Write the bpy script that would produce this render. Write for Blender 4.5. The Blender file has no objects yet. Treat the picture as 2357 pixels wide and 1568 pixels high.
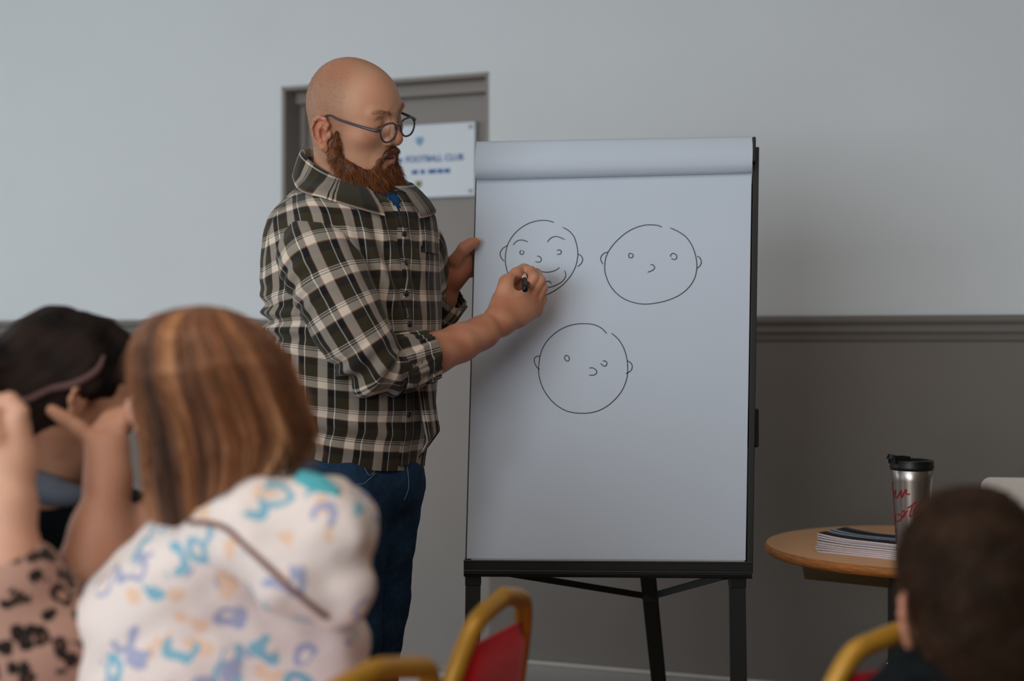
import bpy, bmesh, math, random
import numpy as np
from mathutils import Vector, Matrix, Euler
random.seed(7); RNG = np.random.default_rng(11)
SC = bpy.context.scene
COL = SC.collection
# ------------------------------------------------------------------ camera, world, light, exposure
IW, IH, FPX, CAMZ = 2357, 1568, 3274.0, 1.2
cam_d = bpy.data.cameras.new('camera'); cam = bpy.data.objects.new('camera', cam_d); COL.objects.link(cam)
cam.location = (0, 0, CAMZ); cam.rotation_euler = (math.radians(90), 0, 0)
cam_d.sensor_width = 36.0; cam_d.lens = FPX / IW * 36.0; cam_d.clip_start = 0.05
cam_d.dof.use_dof = True; cam_d.dof.focus_distance = 2.93; cam_d.dof.aperture_fstop = 1.9
SC.camera = cam
SC.view_settings.view_transform = 'Standard'; SC.view_settings.look = 'None'
SC.view_settings.exposure = 0.0; SC.view_settings.gamma = 1.0; SC.view_settings.use_curve_mapping = False
world = bpy.data.worlds.new('world'); SC.world = world; world.use_nodes = True
world.node_tree.nodes['Background'].inputs[0].default_value = (0.70, 0.82, 1.0, 1)
world.node_tree.nodes['Background'].inputs[1].default_value = 0.35

WD, WK = 4.6, 0.383                      # back wall: y = WD - WK*x
WN = math.hypot(1, WK)
WT = Vector((1, -WK, 0)) / WN            # along the wall, to the right
WNRM = Vector((-WK, -1, 0)) / WN         # out of the wall, into the room
W0 = Vector((0, WD, 0))
def wall_pt(s, z, out=0.0): return W0 + WT * s + WNRM * out + Vector((0, 0, z))

def area(name, loc, aim, sx, sy, power, color):
    d = bpy.data.lights.new(name, 'AREA'); d.shape = 'RECTANGLE'; d.size = sx; d.size_y = sy
    d.energy = power; d.color = color
    o = bpy.data.objects.new(name, d); COL.objects.link(o); o.location = loc
    o.rotation_euler = (Vector(aim) - Vector(loc)).to_track_quat('-Z', 'Y').to_euler()
    return o
LWS, RWS, RDIST, CEIL = -3.5, 4.4, 7.2, 3.0   # left wall, right wall (along WT), rear wall distance, ceiling height
for i, dist in enumerate((1.9, 4.3)):          # daylight through the two windows of the left wall
    p = wall_pt(LWS + 0.06, 1.75, dist)
    area('window_daylight', p, p + WT * 3 + Vector((0, 0, -0.35)), 1.5, 1.7, (16, 10)[i], (0.86, 0.94, 1.0))
p = wall_pt(-0.2, 1.6, RDIST - 0.08)           # daylight through the rear window
area('window_daylight', p, p - WNRM * 3 + Vector((0, 0, -0.1)), 3.6, 1.9, 138, (0.88, 0.95, 1.0))
p = wall_pt(1.5, CEIL - 0.06, 3.5)             # ceiling panel lamp
area('ceiling_light', p, p - Vector((0, 0, 1)), 2.4, 1.2, 21, (1.0, 0.86, 0.72))

# ------------------------------------------------------------------ helpers
def lin(c):
    return tuple(((x / 255) / 12.92 if x / 255 <= 0.04045 else ((x / 255 + 0.055) / 1.055) ** 2.4) for x in c)
def P(u, v, Y):
    return Vector(((u - IW / 2) / FPX * Y, Y, CAMZ - (v - IH / 2) / FPX * Y))
def props(o, label=None, cat=None, group=None, kind=None):
    if label: o['label'] = label
    if cat: o['category'] = cat
    if group: o['group'] = group
    if kind: o['kind'] = kind
    return o
def link(o, parent=None):
    COL.objects.link(o)
    if parent is not None:
        o.parent = parent
        if parent.type == 'EMPTY': o.matrix_parent_inverse = Matrix.Translation(-Vector(parent.location))
    return o
def thing(name, loc, label, cat, group=None):
    o = bpy.data.objects.new(name, None); COL.objects.link(o); o.location = loc; o.empty_display_size = 0.05
    return props(o, label, cat, group)
def mesh_np(name, V, F, mat, parent=None, uv=None, col=None, smooth=True):
    V = np.asarray(V, np.float32); F = np.asarray(F, np.int32)
    me = bpy.data.meshes.new(name); k = F.shape[1]
    me.vertices.add(len(V)); me.vertices.foreach_set('co', V.ravel())
    me.loops.add(F.size); me.loops.foreach_set('vertex_index', F.ravel())
    me.polygons.add(len(F)); me.polygons.foreach_set('loop_start', np.arange(0, F.size, k, dtype=np.int32))
    if smooth: me.polygons.foreach_set('use_smooth', np.ones(len(F), bool))
    me.update(calc_edges=True)
    if uv is not None:
        l = me.uv_layers.new(name='UVMap'); l.data.foreach_set('uv', np.asarray(uv, np.float32)[F.ravel()].ravel())
    if col is not None:
        c = me.color_attributes.new('Col', 'FLOAT_COLOR', 'POINT')
        cc = np.ones((len(V), 4), np.float32); cc[:, :3] = col; c.data.foreach_set('color', cc.ravel())
    me.materials.append(mat)
    return link(bpy.data.objects.new(name, me), parent)
def from_bm(name, bm, mat, parent=None, smooth=False):
    me = bpy.data.meshes.new(name); bm.to_mesh(me); bm.free()
    for m in (mat if isinstance(mat, (list, tuple)) else [mat]): me.materials.append(m)
    if smooth:
        for p in me.polygons: p.use_smooth = True
    return link(bpy.data.objects.new(name, me), parent)
def bm_box(bm, c, size, axes=None, bevel=0.0):
    ax = axes or (Vector((1, 0, 0)), Vector((0, 1, 0)), Vector((0, 0, 1)))
    r = bmesh.ops.create_cube(bm, size=1.0)
    for v in r['verts']:
        q = v.co.copy(); v.co = Vector(c) + ax[0] * q.x * size[0] + ax[1] * q.y * size[1] + ax[2] * q.z * size[2]
    if bevel:
        es = list({e for v in r['verts'] for e in v.link_edges})
        bmesh.ops.bevel(bm, geom=es, offset=bevel, segments=2, profile=0.5, affect='EDGES')
def box(name, c, size, mat, parent=None, axes=None, bevel=0.0):
    bm = bmesh.new(); bm_box(bm, c, size, axes, bevel); return from_bm(name, bm, mat, parent)
def beam(name, a, b, w, t, mat, parent=None, bevel=0.0015, ref=(0, 0, 1)):
    a, b = Vector(a), Vector(b); z = (b - a).normalized(); r = Vector(ref)
    if abs(z.dot(r)) > 0.95: r = Vector((0, 1, 0))
    x = z.cross(r).normalized(); y = z.cross(x)
    return box(name, (a + b) / 2, (w, t, (b - a).length), mat, parent, (x, y, z), bevel)
def catmull(pts, n=8):
    pts = [np.array(p, float) for p in pts]; out = []
    for i in range(len(pts) - 1):
        p0 = pts[max(i - 1, 0)]; p1 = pts[i]; p2 = pts[i + 1]; p3 = pts[min(i + 2, len(pts) - 1)]
        for k in range(n):
            t = k / n
            out.append(0.5 * ((2 * p1) + (-p0 + p2) * t + (2 * p0 - 5 * p1 + 4 * p2 - p3) * t * t + (-p0 + 3 * p1 - 3 * p2 + p3) * t ** 3))
    out.append(pts[-1]); return np.array(out)
def frames(C, ref=None):
    T = np.gradient(C, axis=0); T /= np.linalg.norm(T, axis=1)[:, None] + 1e-12
    n = np.array(ref if ref is not None else (0.31, 0.2, 0.93)); N = []
    for t in T:
        n = n - t * np.dot(n, t); n = n / (np.linalg.norm(n) + 1e-12); N.append(n)
    N = np.array(N); return T, N, np.cross(T, N)
def grid_faces(r, c):
    i = np.arange((r - 1) * (c - 1)); a = i // (c - 1) * c + i % (c - 1)
    return np.stack([a, a + 1, a + c + 1, a + c], 1)
def tube_np(pts, rad, segs=12, n=6, cap=True, ref=None):
    C = catmull(pts, n) if n > 1 else np.array([np.array(p, float) for p in pts])
    R = np.interp(np.linspace(0, 1, len(C)), np.linspace(0, 1, len(rad)), rad) if np.ndim(rad) else np.full(len(C), rad)
    if cap:
        C = np.vstack([C[:1], C, C[-1:]]); R = np.concatenate([[1e-5], R, [1e-5]])
        _, N, B = frames(C[1:-1], ref); N = np.vstack([N[:1], N, N[-1:]]); B = np.vstack([B[:1], B, B[-1:]])
    else: _, N, B = frames(C, ref)
    a = np.linspace(0, 2 * np.pi, segs + 1)
    G = C[:, None] + R[:, None, None] * (N[:, None] * np.cos(a)[None, :, None] + B[:, None] * np.sin(a)[None, :, None])
    return G.reshape(-1, 3), grid_faces(len(C), segs + 1)
def tube(name, pts, rad, mat, parent=None, segs=12, n=6, ref=None):
    V, F = tube_np(pts, rad, segs, n, True, ref); return mesh_np(name, V, F, mat, parent)
def lathe(name, prof, c, mat, parent=None, segs=48):
    a = np.linspace(0, 2 * np.pi, segs + 1); p = np.array(prof, float)
    G = np.stack([c[0] + p[:, 0, None] * np.cos(a), c[1] + p[:, 0, None] * np.sin(a), np.repeat(c[2] + p[:, 1, None], segs + 1, 1)], -1)
    return mesh_np(name, G.reshape(-1, 3), grid_faces(len(p), segs + 1), mat, parent)
def ribbon(name, polylines, width, nrm, mat, parent=None):
    """flat drawn strokes lying on a surface whose normal is nrm (vector, or function of the point)"""
    V, F = [], []
    for pl in polylines:
        C = np.array([np.array(p, float) for p in pl]); T = np.gradient(C, axis=0); T /= np.linalg.norm(T, axis=1)[:, None] + 1e-12
        N = np.array([nrm(p) for p in C]) if callable(nrm) else np.tile(np.array(nrm, float), (len(C), 1))
        B = np.cross(T, N); B /= np.linalg.norm(B, axis=1)[:, None] + 1e-12
        n = len(C); w = width * np.clip(np.minimum(np.arange(n) + 1.2, n - np.arange(n) + 0.2) / 3, 0.45, 1)[:, None] / 2
        o = len(V); V += list(C + B * w) + list(C - B * w)
        F += [(o + i, o + i + 1, o + n + i + 1, o + n + i) for i in range(n - 1)]
    return mesh_np(name, V, F, mat, parent, smooth=False)
def vnoise(p, seed=0, n=14, freq=1.0):
    """smooth pseudo noise in about -1..1 from a sum of random sines"""
    r = np.random.default_rng(seed); p = np.asarray(p, float); o = np.zeros(p.shape[:-1])
    for _ in range(n):
        k = r.normal(size=p.shape[-1]) * freq; o += np.sin(p @ k + r.uniform(0, 6.28))
    return o / math.sqrt(n) * 0.9

# ---- implicit surfaces
class Field:
    def __init__(s, lo, hi, h):
        s.lo = np.array(lo, float); s.h = h
        s.n = np.ceil((np.array(hi, float) - s.lo) / h).astype(int) + 1
        s.D = np.full(s.n, 1.0, np.float32)
    def _win(s, lo, hi):
        a = np.clip(np.floor((np.array(lo) - s.lo) / s.h).astype(int), 0, s.n); b = np.clip(np.ceil((np.array(hi) - s.lo) / s.h).astype(int) + 1, 0, s.n)
        if np.any(b <= a): return None, None
        ax = [(s.lo[i] + s.h * np.arange(a[i], b[i])).astype(np.float32) for i in range(3)]
        return (slice(a[0], b[0]), slice(a[1], b[1]), slice(a[2], b[2])), np.stack(np.meshgrid(*ax, indexing='ij'), -1)
    def _mix(s, w, d, k, sub):
        D = s.D[w]
        if sub:
            if k <= 0: s.D[w] = np.maximum(D, -d); return
            h = np.clip(0.5 - 0.5 * (D + d) / k, 0, 1); s.D[w] = D * (1 - h) - d * h + k * h * (1 - h)
        else:
            if k <= 0: s.D[w] = np.minimum(D, d); return
            h = np.clip(0.5 + 0.5 * (D - d) / k, 0, 1); s.D[w] = D * (1 - h) + d * h - k * h * (1 - h)
    def cone(s, a, b, r1, r2, k=0.01, sub=False):
        a = np.array(a, np.float32); b = np.array(b, np.float32); m = max(r1, r2) + 3 * k + 3 * s.h
        w, p = s._win(np.minimum(a, b) - m, np.maximum(a, b) + m)
        if w is None: return s
        ba = b - a; h = np.clip(((p - a) @ ba) / max(float(ba @ ba), 1e-12), 0, 1)
        s._mix(w, np.linalg.norm(p - a - h[..., None] * ba, axis=-1) - (r1 + (r2 - r1) * h), k, sub); return s
    def ball(s, c, r, k=0.01, sub=False): return s.cone(c, np.array(c) + 1e-6, r, r, k, sub)
    def chain(s, pts, rad, k=0.01, sub=False):
        for i in range(len(pts) - 1): s.cone(pts[i], pts[i + 1], rad[i], rad[i + 1], k, sub)
        return s
    def ell(s, c, r, k=0.01, sub=False, R=None):
        c = np.array(c, np.float32); r = np.array(r, np.float32); m = r.max() + 3 * k + 3 * s.h
        w, p = s._win(c - m, c + m)
        if w is None: return s
        q = p - c
        if R is not None: q = q @ np.array(R, np.float32)
        k0 = np.linalg.norm(q / r, axis=-1); k1 = np.linalg.norm(q / (r * r), axis=-1) + 1e-9
        s._mix(w, k0 * (k0 - 1) / k1, k, sub); return s
    def cut(s, c, n):     # keep the half space behind the plane
        w, p = s._win(s.lo, s.lo + s.n * s.h); s.D[w] = np.maximum(s.D[w], (p - np.array(c, np.float32)) @ np.array(n, np.float32)); return s
    def noise(s, amp, freq, seed=0):
        near = np.abs(s.D) < max(0.03, 3 * amp); i = np.argwhere(near); s.D[near] -= amp * vnoise(i * s.h + s.lo, seed, 12, freq).astype(np.float32); return s
    def mesh(s):
        D = s.D; S = D < 0; n = D.shape
        cnt = np.zeros((n[0] - 1, n[1] - 1, n[2] - 1), np.int8)
        for x in (0, 1):
            for y in (0, 1):
                for z in (0, 1): cnt += S[x:n[0] - 1 + x, y:n[1] - 1 + y, z:n[2] - 1 + z]
        act = (cnt > 0) & (cnt < 8); I = np.argwhere(act); idx = np.full(act.shape, -1, np.int32); idx[act] = np.arange(len(I))
        acc = np.zeros((len(I), 3)); num = np.zeros(len(I))
        for ax in range(3):
            o1, o2 = [a for a in range(3) if a != ax]
            for a in (0, 1):
                for b in (0, 1):
                    p0 = I.copy(); p0[:, o1] += a; p0[:, o2] += b; p1 = p0.copy(); p1[:, ax] += 1
                    d0 = D[tuple(p0.T)]; d1 = D[tuple(p1.T)]; m = (d0 < 0) != (d1 < 0)
                    t = d0[m] / (d0[m] - d1[m]); q = p0[m].astype(float); q[:, ax] += t; acc[m] += q; num[m] += 1
        V = acc / num[:, None] * s.h + s.lo; F = []
        for ax in range(3):
            o1, o2 = (ax + 1) % 3, (ax + 2) % 3
            sl0 = [slice(None)] * 3; sl1 = [slice(None)] * 3; sl0[ax] = slice(0, -1); sl1[ax] = slice(1, None)
            A, B = S[tuple(sl0)], S[tuple(sl1)]; E = np.argwhere(A != B)
            E = E[(E[:, o1] > 0) & (E[:, o2] > 0) & (E[:, o1] < n[o1] - 1) & (E[:, o2] < n[o2] - 1)]
            fl = A[tuple(E.T)]
            def ci(d1, d2):
                q = E.copy(); q[:, o1] += d1; q[:, o2] += d2; return idx[tuple(q.T)]
            q = np.stack([ci(-1, -1), ci(0, -1), ci(0, 0), ci(-1, 0)], 1); q[~fl] = q[~fl][:, ::-1]; F.append(q)
        return V, np.concatenate(F)
def vnormals(V, F):
    n = np.cross(V[F[:, 2]] - V[F[:, 0]], V[F[:, 3]] - V[F[:, 1]]); N = np.zeros_like(V)
    for i in range(4): np.add.at(N, F[:, i], n)
    return N / (np.linalg.norm(N, axis=1)[:, None] + 1e-12)
def strands(name, roots, dirs, lens, width, mat, parent, cols, droop=0.0, curl=0.0, m=5, seed=3):
    """hair strands as thin three-sided tubes"""
    r = np.random.default_rng(seed); n = len(roots); t = np.linspace(0, 1, m)
    side = np.cross(dirs, r.normal(size=(n, 3))); side /= np.linalg.norm(side, axis=1)[:, None] + 1e-9; up = np.cross(dirs, side)
    C = roots[:, None] + dirs[:, None] * (lens[:, None] * t)[..., None]
    C = C + np.array((0, 0, -1.0)) * (droop * lens[:, None] * t ** 2)[..., None] + side[:, None] * (curl * lens[:, None] * np.sin(t * 2.6) * r.uniform(-1, 1, (n, 1)))[..., None]
    a = np.arange(3) * 2 * np.pi / 3
    w = (width * (1 - 0.85 * t))[None, :, None, None]
    G = C[:, :, None] + w * (side[:, None, None] * np.cos(a)[None, None, :, None] + up[:, None, None] * np.sin(a)[None, None, :, None])
    base = (np.arange(n) * m * 3)[:, None, None] + (np.arange(m - 1) * 3)[None, :, None]; k = np.arange(3)[None, None, :]; k2 = (k + 1) % 3
    F = np.stack([base + k, base + k2, base + 3 + k2, base + 3 + k], -1).reshape(-1, 4)
    return mesh_np(name, G.reshape(-1, 3), F, mat, parent, col=np.repeat(cols, m * 3, 0))

# ---- materials
def new_mat(name):
    m = bpy.data.materials.new(name); m.use_nodes = True; nt = m.node_tree
    return m, nt, nt.nodes['Principled BSDF']
def nd(nt, t, **kw):
    n = nt.nodes.new(t)
    for k, v in kw.items():
        if k.startswith('i_'): n.inputs[k[2:].replace('_', ' ')].default_value = v
        else: setattr(n, k, v)
    return n
def setp(b, rough=0.6, spec=0.3, metal=0.0, sheen=0.0, sss=0.0):
    b.inputs['Roughness'].default_value = rough; b.inputs['Specular IOR Level'].default_value = spec; b.inputs['Metallic'].default_value = metal
    b.inputs['Sheen Weight'].default_value = sheen
    if sss:
        b.inputs['Subsurface Weight'].default_value = sss; b.inputs['Subsurface Radius'].default_value = (1.0, 0.35, 0.2); b.inputs['Subsurface Scale'].default_value = 0.006
def plain(name, c, rough=0.6, spec=0.3, metal=0.0, var=0.06, scale=30.0, bump=0.0, sheen=0.0, coord='Object', stretch=None, detail=3.0):
    """colour with procedural mottling and optional fine relief"""
    m, nt, b = new_mat(name); setp(b, rough, spec, metal, sheen); c = lin(c)
    tc = nd(nt, 'ShaderNodeTexCoord'); src = tc.outputs[coord]
    if stretch:
        mp = nd(nt, 'ShaderNodeMapping'); mp.inputs['Scale'].default_value = stretch; nt.links.new(src, mp.inputs[0]); src = mp.outputs[0]
    nz = nd(nt, 'ShaderNodeTexNoise', i_Scale=scale, i_Detail=detail); nt.links.new(src, nz.inputs['Vector'])
    cr = nd(nt, 'ShaderNodeValToRGB'); e = cr.color_ramp.elements
    e[0].position, e[1].position = 0.3, 0.7
    e[0].color = (*[max(0, x * (1 - var)) for x in c], 1); e[1].color = (*[min(1, x * (1 + var)) for x in c], 1)
    nt.links.new(nz.outputs['Fac'], cr.inputs[0]); nt.links.new(cr.outputs[0], b.inputs['Base Color'])
    if bump:
        bp = nd(nt, 'ShaderNodeBump', i_Strength=bump, i_Distance=0.002); nt.links.new(nz.outputs['Fac'], bp.inputs['Height']); nt.links.new(bp.outputs[0], b.inputs['Normal'])
    return m
def colmat(name, rough=0.5, spec=0.35, sss=0.0, bump=0.0, bscale=400, var=0.0, sheen=0.0):
    """colour from the mesh's own colour attribute, with fine mottling"""
    m, nt, b = new_mat(name); setp(b, rough, spec, 0, sheen, sss)
    vc = nd(nt, 'ShaderNodeVertexColor', layer_name='Col'); out = vc.outputs[0]
    tc = nd(nt, 'ShaderNodeTexCoord'); nz = nd(nt, 'ShaderNodeTexNoise', i_Scale=bscale, i_Detail=4.0); nt.links.new(tc.outputs['Object'], nz.inputs['Vector'])
    if var:
        mr = nd(nt, 'ShaderNodeMapRange'); mr.inputs[3].default_value = 1 - var; mr.inputs[4].default_value = 1 + var; nt.links.new(nz.outputs['Fac'], mr.inputs[0])
        mx = nd(nt, 'ShaderNodeVectorMath', operation='SCALE'); nt.links.new(out, mx.inputs[0]); nt.links.new(mr.outputs[0], mx.inputs['Scale']); out = mx.outputs[0]
    nt.links.new(out, b.inputs['Base Color'])
    if bump:
        bp = nd(nt, 'ShaderNodeBump', i_Strength=bump, i_Distance=0.001); nt.links.new(nz.outputs['Fac'], bp.inputs['Height']); nt.links.new(bp.outputs[0], b.inputs['Normal'])
    return m
def bands(nt, src, stops):
    cr = nd(nt, 'ShaderNodeValToRGB'); r = cr.color_ramp; r.interpolation = 'CONSTANT'
    while len(r.elements) < len(stops): r.elements.new(0.5)
    for e, (p, c) in zip(r.elements, stops): e.position = p; e.color = (*lin(c), 1)
    nt.links.new(src, cr.inputs[0]); return cr.outputs[0]
def plaid(name, rep=0.061):
    m, nt, b = new_mat(name); setp(b, 0.9, 0.12, 0, 0.15)
    uv = nd(nt, 'ShaderNodeUVMap', uv_map='UVMap'); sx = nd(nt, 'ShaderNodeSeparateXYZ'); nt.links.new(uv.outputs[0], sx.inputs[0])
    def frac(o):
        d = nd(nt, 'ShaderNodeMath', operation='DIVIDE'); d.inputs[1].default_value = rep; nt.links.new(o, d.inputs[0])
        f = nd(nt, 'ShaderNodeMath', operation='FRACT'); nt.links.new(d.outputs[0], f.inputs[0]); return f.outputs[0]
    L, O, N, W, Rr, K = (226, 214, 200), (66, 60, 44), (26, 30, 38), (240, 232, 220), (150, 92, 54), (20, 18, 16)
    warp = bands(nt, frac(sx.outputs[0]), [(0, L), (0.31, Rr), (0.335, N), (0.53, W), (0.565, O), (0.975, Rr)])
    weft = bands(nt, frac(sx.outputs[1]), [(0, L), (0.22, K), (0.25, L), (0.29, K), (0.32, L), (0.35, O), (0.74, N), (0.965, Rr)])
    mx = nd(nt, 'ShaderNodeMix', data_type='RGBA'); mx.inputs[0].default_value = 0.5; nt.links.new(warp, mx.inputs[6]); nt.links.new(weft, mx.inputs[7])
    # the weave darkens where dark yarns cross, lightens where light ones do
    ml = nd(nt, 'ShaderNodeMix', data_type='RGBA', blend_type='MULTIPLY'); ml.inputs[0].default_value = 1.0; nt.links.new(warp, ml.inputs[6]); nt.links.new(weft, ml.inputs[7])
    m2 = nd(nt, 'ShaderNodeMix', data_type='RGBA'); m2.inputs[0].default_value = 0.35; nt.links.new(mx.outputs[2], m2.inputs[6]); nt.links.new(ml.outputs[2], m2.inputs[7])
    nz = nd(nt, 'ShaderNodeTexNoise', i_Scale=900.0, i_Detail=2.0); tc = nd(nt, 'ShaderNodeTexCoord'); nt.links.new(tc.outputs['Object'], nz.inputs['Vector'])
    bp = nd(nt, 'ShaderNodeBump', i_Strength=0.25, i_Distance=0.001); nt.links.new(nz.outputs['Fac'], bp.inputs['Height']); nt.links.new(bp.outputs[0], b.inputs['Normal'])
    nt.links.new(m2.outputs[2], b.inputs['Base Color']); return m

M = {}
M['wall_up'] = plain('wall_paint_light', (223, 226, 228), 0.9, 0.15, var=0.012, scale=3.0)
M['wall_low'] = plain('wall_paint_grey', (127, 120, 114), 0.75, 0.2, var=0.02, scale=4.0)
M['wall_warm'] = plain('wall_paint_warm', (112, 98, 88), 0.9, 0.15, var=0.012, scale=3.0)
M['door'] = plain('door_paint_grey', (150, 143, 138), 0.55, 0.3, var=0.02, scale=6.0)
M['ceiling'] = plain('ceiling_paint', (225, 224, 220), 0.95, 0.1, var=0.01, scale=2.0)
M['floor'] = plain('carpet', (168, 156, 144), 0.95, 0.05, var=0.12, scale=160.0, bump=0.4)
M['trim'] = plain('white_gloss_trim', (214, 208, 200), 0.4, 0.4, var=0.02, scale=10)
M['black'] = plain('black_powder_coat', (26, 28, 27), 0.45, 0.4, var=0.08, scale=200)
M['blackplastic'] = plain('black_plastic', (16, 20, 19), 0.4, 0.4, var=0.06, scale=90)
M['paper'] = plain('flip_paper', (205, 215, 228), 0.85, 0.15, var=0.008, scale=5)
M['paper2'] = plain('flip_paper_back', (222, 216, 218), 0.85, 0.15, var=0.01, scale=5)
M['ink'] = plain('marker_ink', (38, 40, 46), 0.7, 0.2, var=0.1, scale=60)
M['orange'] = plain('orange_card', (206, 132, 40), 0.7, 0.2, var=0.2, scale=300)
M['sign'] = plain('sign_board', (226, 232, 238), 0.45, 0.3, var=0.01, scale=8)
M['signblue'] = plain('sign_blue', (52, 104, 168), 0.5, 0.3, var=0.06, scale=30)
M['signpale'] = plain('sign_pale_blue', (130, 172, 196), 0.5, 0.3, var=0.06, scale=30)
M['signgreen'] = plain('sign_green', (120, 128, 60), 0.5, 0.3, var=0.1, scale=80)
M['wood'] = plain('table_laminate', (214, 162, 116), 0.5, 0.3, var=0.10, scale=18, stretch=(1.0, 7.0, 1.0), detail=6)
M['ply'] = plain('plywood_edge', (168, 104, 50), 0.55, 0.3, var=0.45, scale=26, stretch=(1.0, 1.0, 24.0), detail=2)
M['darkwood'] = plain('dark_beam_wood', (88, 66, 40), 0.6, 0.3, var=0.15, scale=25, stretch=(1, 1, 6))
M['steel'] = plain('brushed_steel', (186, 178, 170), 0.32, 0.5, 1.0, var=0.10, scale=60, stretch=(6, 6, 0.1), detail=5)
M['redink'] = plain('red_print', (140, 22, 20), 0.45, 0.4, var=0.06, scale=60)
M['laptop'] = plain('white_plastic', (226, 224, 220), 0.4, 0.4, var=0.01, scale=20)
M['gold'] = plain('gold_frame', (176, 128, 40), 0.42, 0.5, 0.25, var=0.08, scale=40)
M['red'] = plain('red_upholstery', (206, 24, 38), 0.92, 0.1, var=0.16, scale=420, bump=0.5, sheen=0.2)
M['glassframe'] = plain('grey_acetate', (66, 64, 72), 0.28, 0.5, var=0.12, scale=60)
M['plaid'] = plaid('plaid_flannel')
M['tee'] = plain('blue_jersey', (36, 78, 124), 0.9, 0.1, var=0.08, scale=300, bump=0.2)
M['denim'] = plain('dark_denim', (28, 53, 78), 0.85, 0.2, var=0.22, scale=90, bump=0.3, detail=6)
M['stitch'] = plain('denim_stitch', (118, 128, 140), 0.8, 0.2)
M['button'] = plain('dark_button', (32, 28, 26), 0.35, 0.5)
M['shoe'] = plain('brown_leather', (60, 42, 30), 0.5, 0.4, var=0.1, scale=60)
M['skin'] = colmat('skin', 0.52, 0.35, sss=0.12, bump=0.15, bscale=500, var=0.10)
M['hair'] = colmat('hair', 0.5, 0.4, var=0.12, bscale=300)
M['hair_dark'] = colmat('hair_dark', 0.75, 0.12, var=0.12, bscale=300)
M['eye'] = colmat('eye', 0.1, 0.5)
mg, ntg, bg = new_mat('spectacle_glass'); setp(bg, 0.02, 0.5); bg.inputs['Transmission Weight'].default_value = 1.0; bg.inputs['IOR'].default_value = 1.12; bg.inputs['Base Color'].default_value = (0.96, 0.98, 1, 1)
M['glass'] = mg
# ================================================================== THE ROOM
AX = (WT, WNRM, Vector((0, 0, 1)))
def s_of(u, out=0.0):
    q = (u - IW / 2) / FPX; y0 = WD - out * WN          # plane shifted by `out` along its normal
    y = y0 / (1 + WK * q); return (Vector((y * q, y, 0)) - W0 - WNRM * out).dot(WT)
def wbox(bm, s1, s2, z1, z2, o1, o2, bevel=0.0):
    bm_box(bm, wall_pt((s1 + s2) / 2, (z1 + z2) / 2, (o1 + o2) / 2), (s2 - s1, abs(o2 - o1), z2 - z1), AX, bevel)
def structure(o): o['kind'] = 'structure'; return o
DS1, DS2, DTOP, DADO, REC = s_of(648), s_of(1126), 2.075, 1.235, -0.13
bm = bmesh.new()
wbox(bm, LWS - 0.2, DS1, DADO, CEIL, -0.3, 0); wbox(bm, DS2, RWS + 0.2, DADO, CEIL, -0.3, 0); wbox(bm, DS1, DS2, DTOP, CEIL, -0.3, 0)
wall_back = structure(from_bm('wall_back', bm, M['wall_up']))
bm = bmesh.new(); wbox(bm, LWS - 0.2, DS1, 0, DADO, -0.3, 0); wbox(bm, DS2, RWS + 0.2, 0, DADO, -0.3, 0)
from_bm('lower_wall', bm, M['wall_low'], wall_back)
# grey painted lining of the door recess
bm = bmesh.new(); wbox(bm, DS1, DS1 + 0.012, 0, DTOP, -0.3, -0.002); wbox(bm, DS2 - 0.012, DS2, 0, DTOP, -0.3, -0.002); wbox(bm, DS1, DS2, DTOP - 0.012, DTOP, -0.3, -0.002)
from_bm('recess_lining', bm, M['door'], wall_back)
# door in the recess
door = structure(thing('door_1', wall_pt((DS1 + DS2) / 2, 0, REC), 'grey painted door set back in the wall behind the presenter', 'door'))
bm = bmesh.new(); wbox(bm, DS1 + 0.012, DS2 - 0.012, 0.012, DTOP - 0.012, REC - 0.045, REC); from_bm('door_leaf', bm, M['door'], door)
bm = bmesh.new(); wbox(bm, DS1 + 0.012, DS2 - 0.012, DTOP - 0.05, DTOP - 0.012, REC, REC + 0.05, 0.004); wbox(bm, DS1 + 0.012, DS1 + 0.032, 0, DTOP - 0.05, REC, REC + 0.02); wbox(bm, DS2 - 0.032, DS2 - 0.012, 0, DTOP - 0.05, REC, REC + 0.02)
from_bm('door_frame', bm, M['door'], door)
bm = bmesh.new(); wbox(bm, DS1 + 0.012, DS2 - 0.012, 0.02, 0.075, REC, REC + 0.012, 0.003); from_bm('kick_strip', bm, M['trim'], door)
hx = DS1 + 0.09
tube('door_handle', [wall_pt(hx, 1.02, REC), wall_pt(hx, 1.02, REC + 0.05), wall_pt(hx + 0.02, 1.02, REC + 0.055), wall_pt(hx + 0.11, 1.02, REC + 0.055)], 0.009, M['steel'], door)
# dado rail and skirting, extruded profiles (out, z)
def moulding(name, prof, segs, mat):
    V, F = [], []
    for s1, s2 in segs:
        o = len(V); n = len(prof)
        for s in (s1, s2): V += [wall_pt(s, z, d) for d, z in prof]
        F += [(o + i, o + (i + 1) % n, o + n + (i + 1) % n, o + n + i) for i in range(n)]
    return structure(mesh_np(name, [tuple(v) for v in V], F, mat, smooth=False))
DP = [(0, 1.274), (0.026, 1.272), (0.036, 1.268), (0.037, 1.258), (0.030, 1.250), (0.016, 1.246), (0.015, 1.240), (0.024, 1.236), (0.025, 1.226), (0.018, 1.222), (0.010, 1.219), (0.012, 1.205), (0.005, 1.198), (0, 1.197)]
moulding('trim_1', DP, [(LWS, DS1 - 0.005), (DS2 + 0.005, RWS)], M['wall_low'])
BP = [(0, 0.172), (0.012, 0.170), (0.022, 0.162), (0.024, 0.152), (0.022, 0.0), (0, 0.0)]
moulding('baseboard_back', BP, [(LWS, DS1 - 0.005), (DS2 + 0.005, RWS)], M['door'])
BP2 = [(0.0, 0.1735), (0.021, 0.1735), (0.021, 0.166), (0.0, 0.166)]
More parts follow.
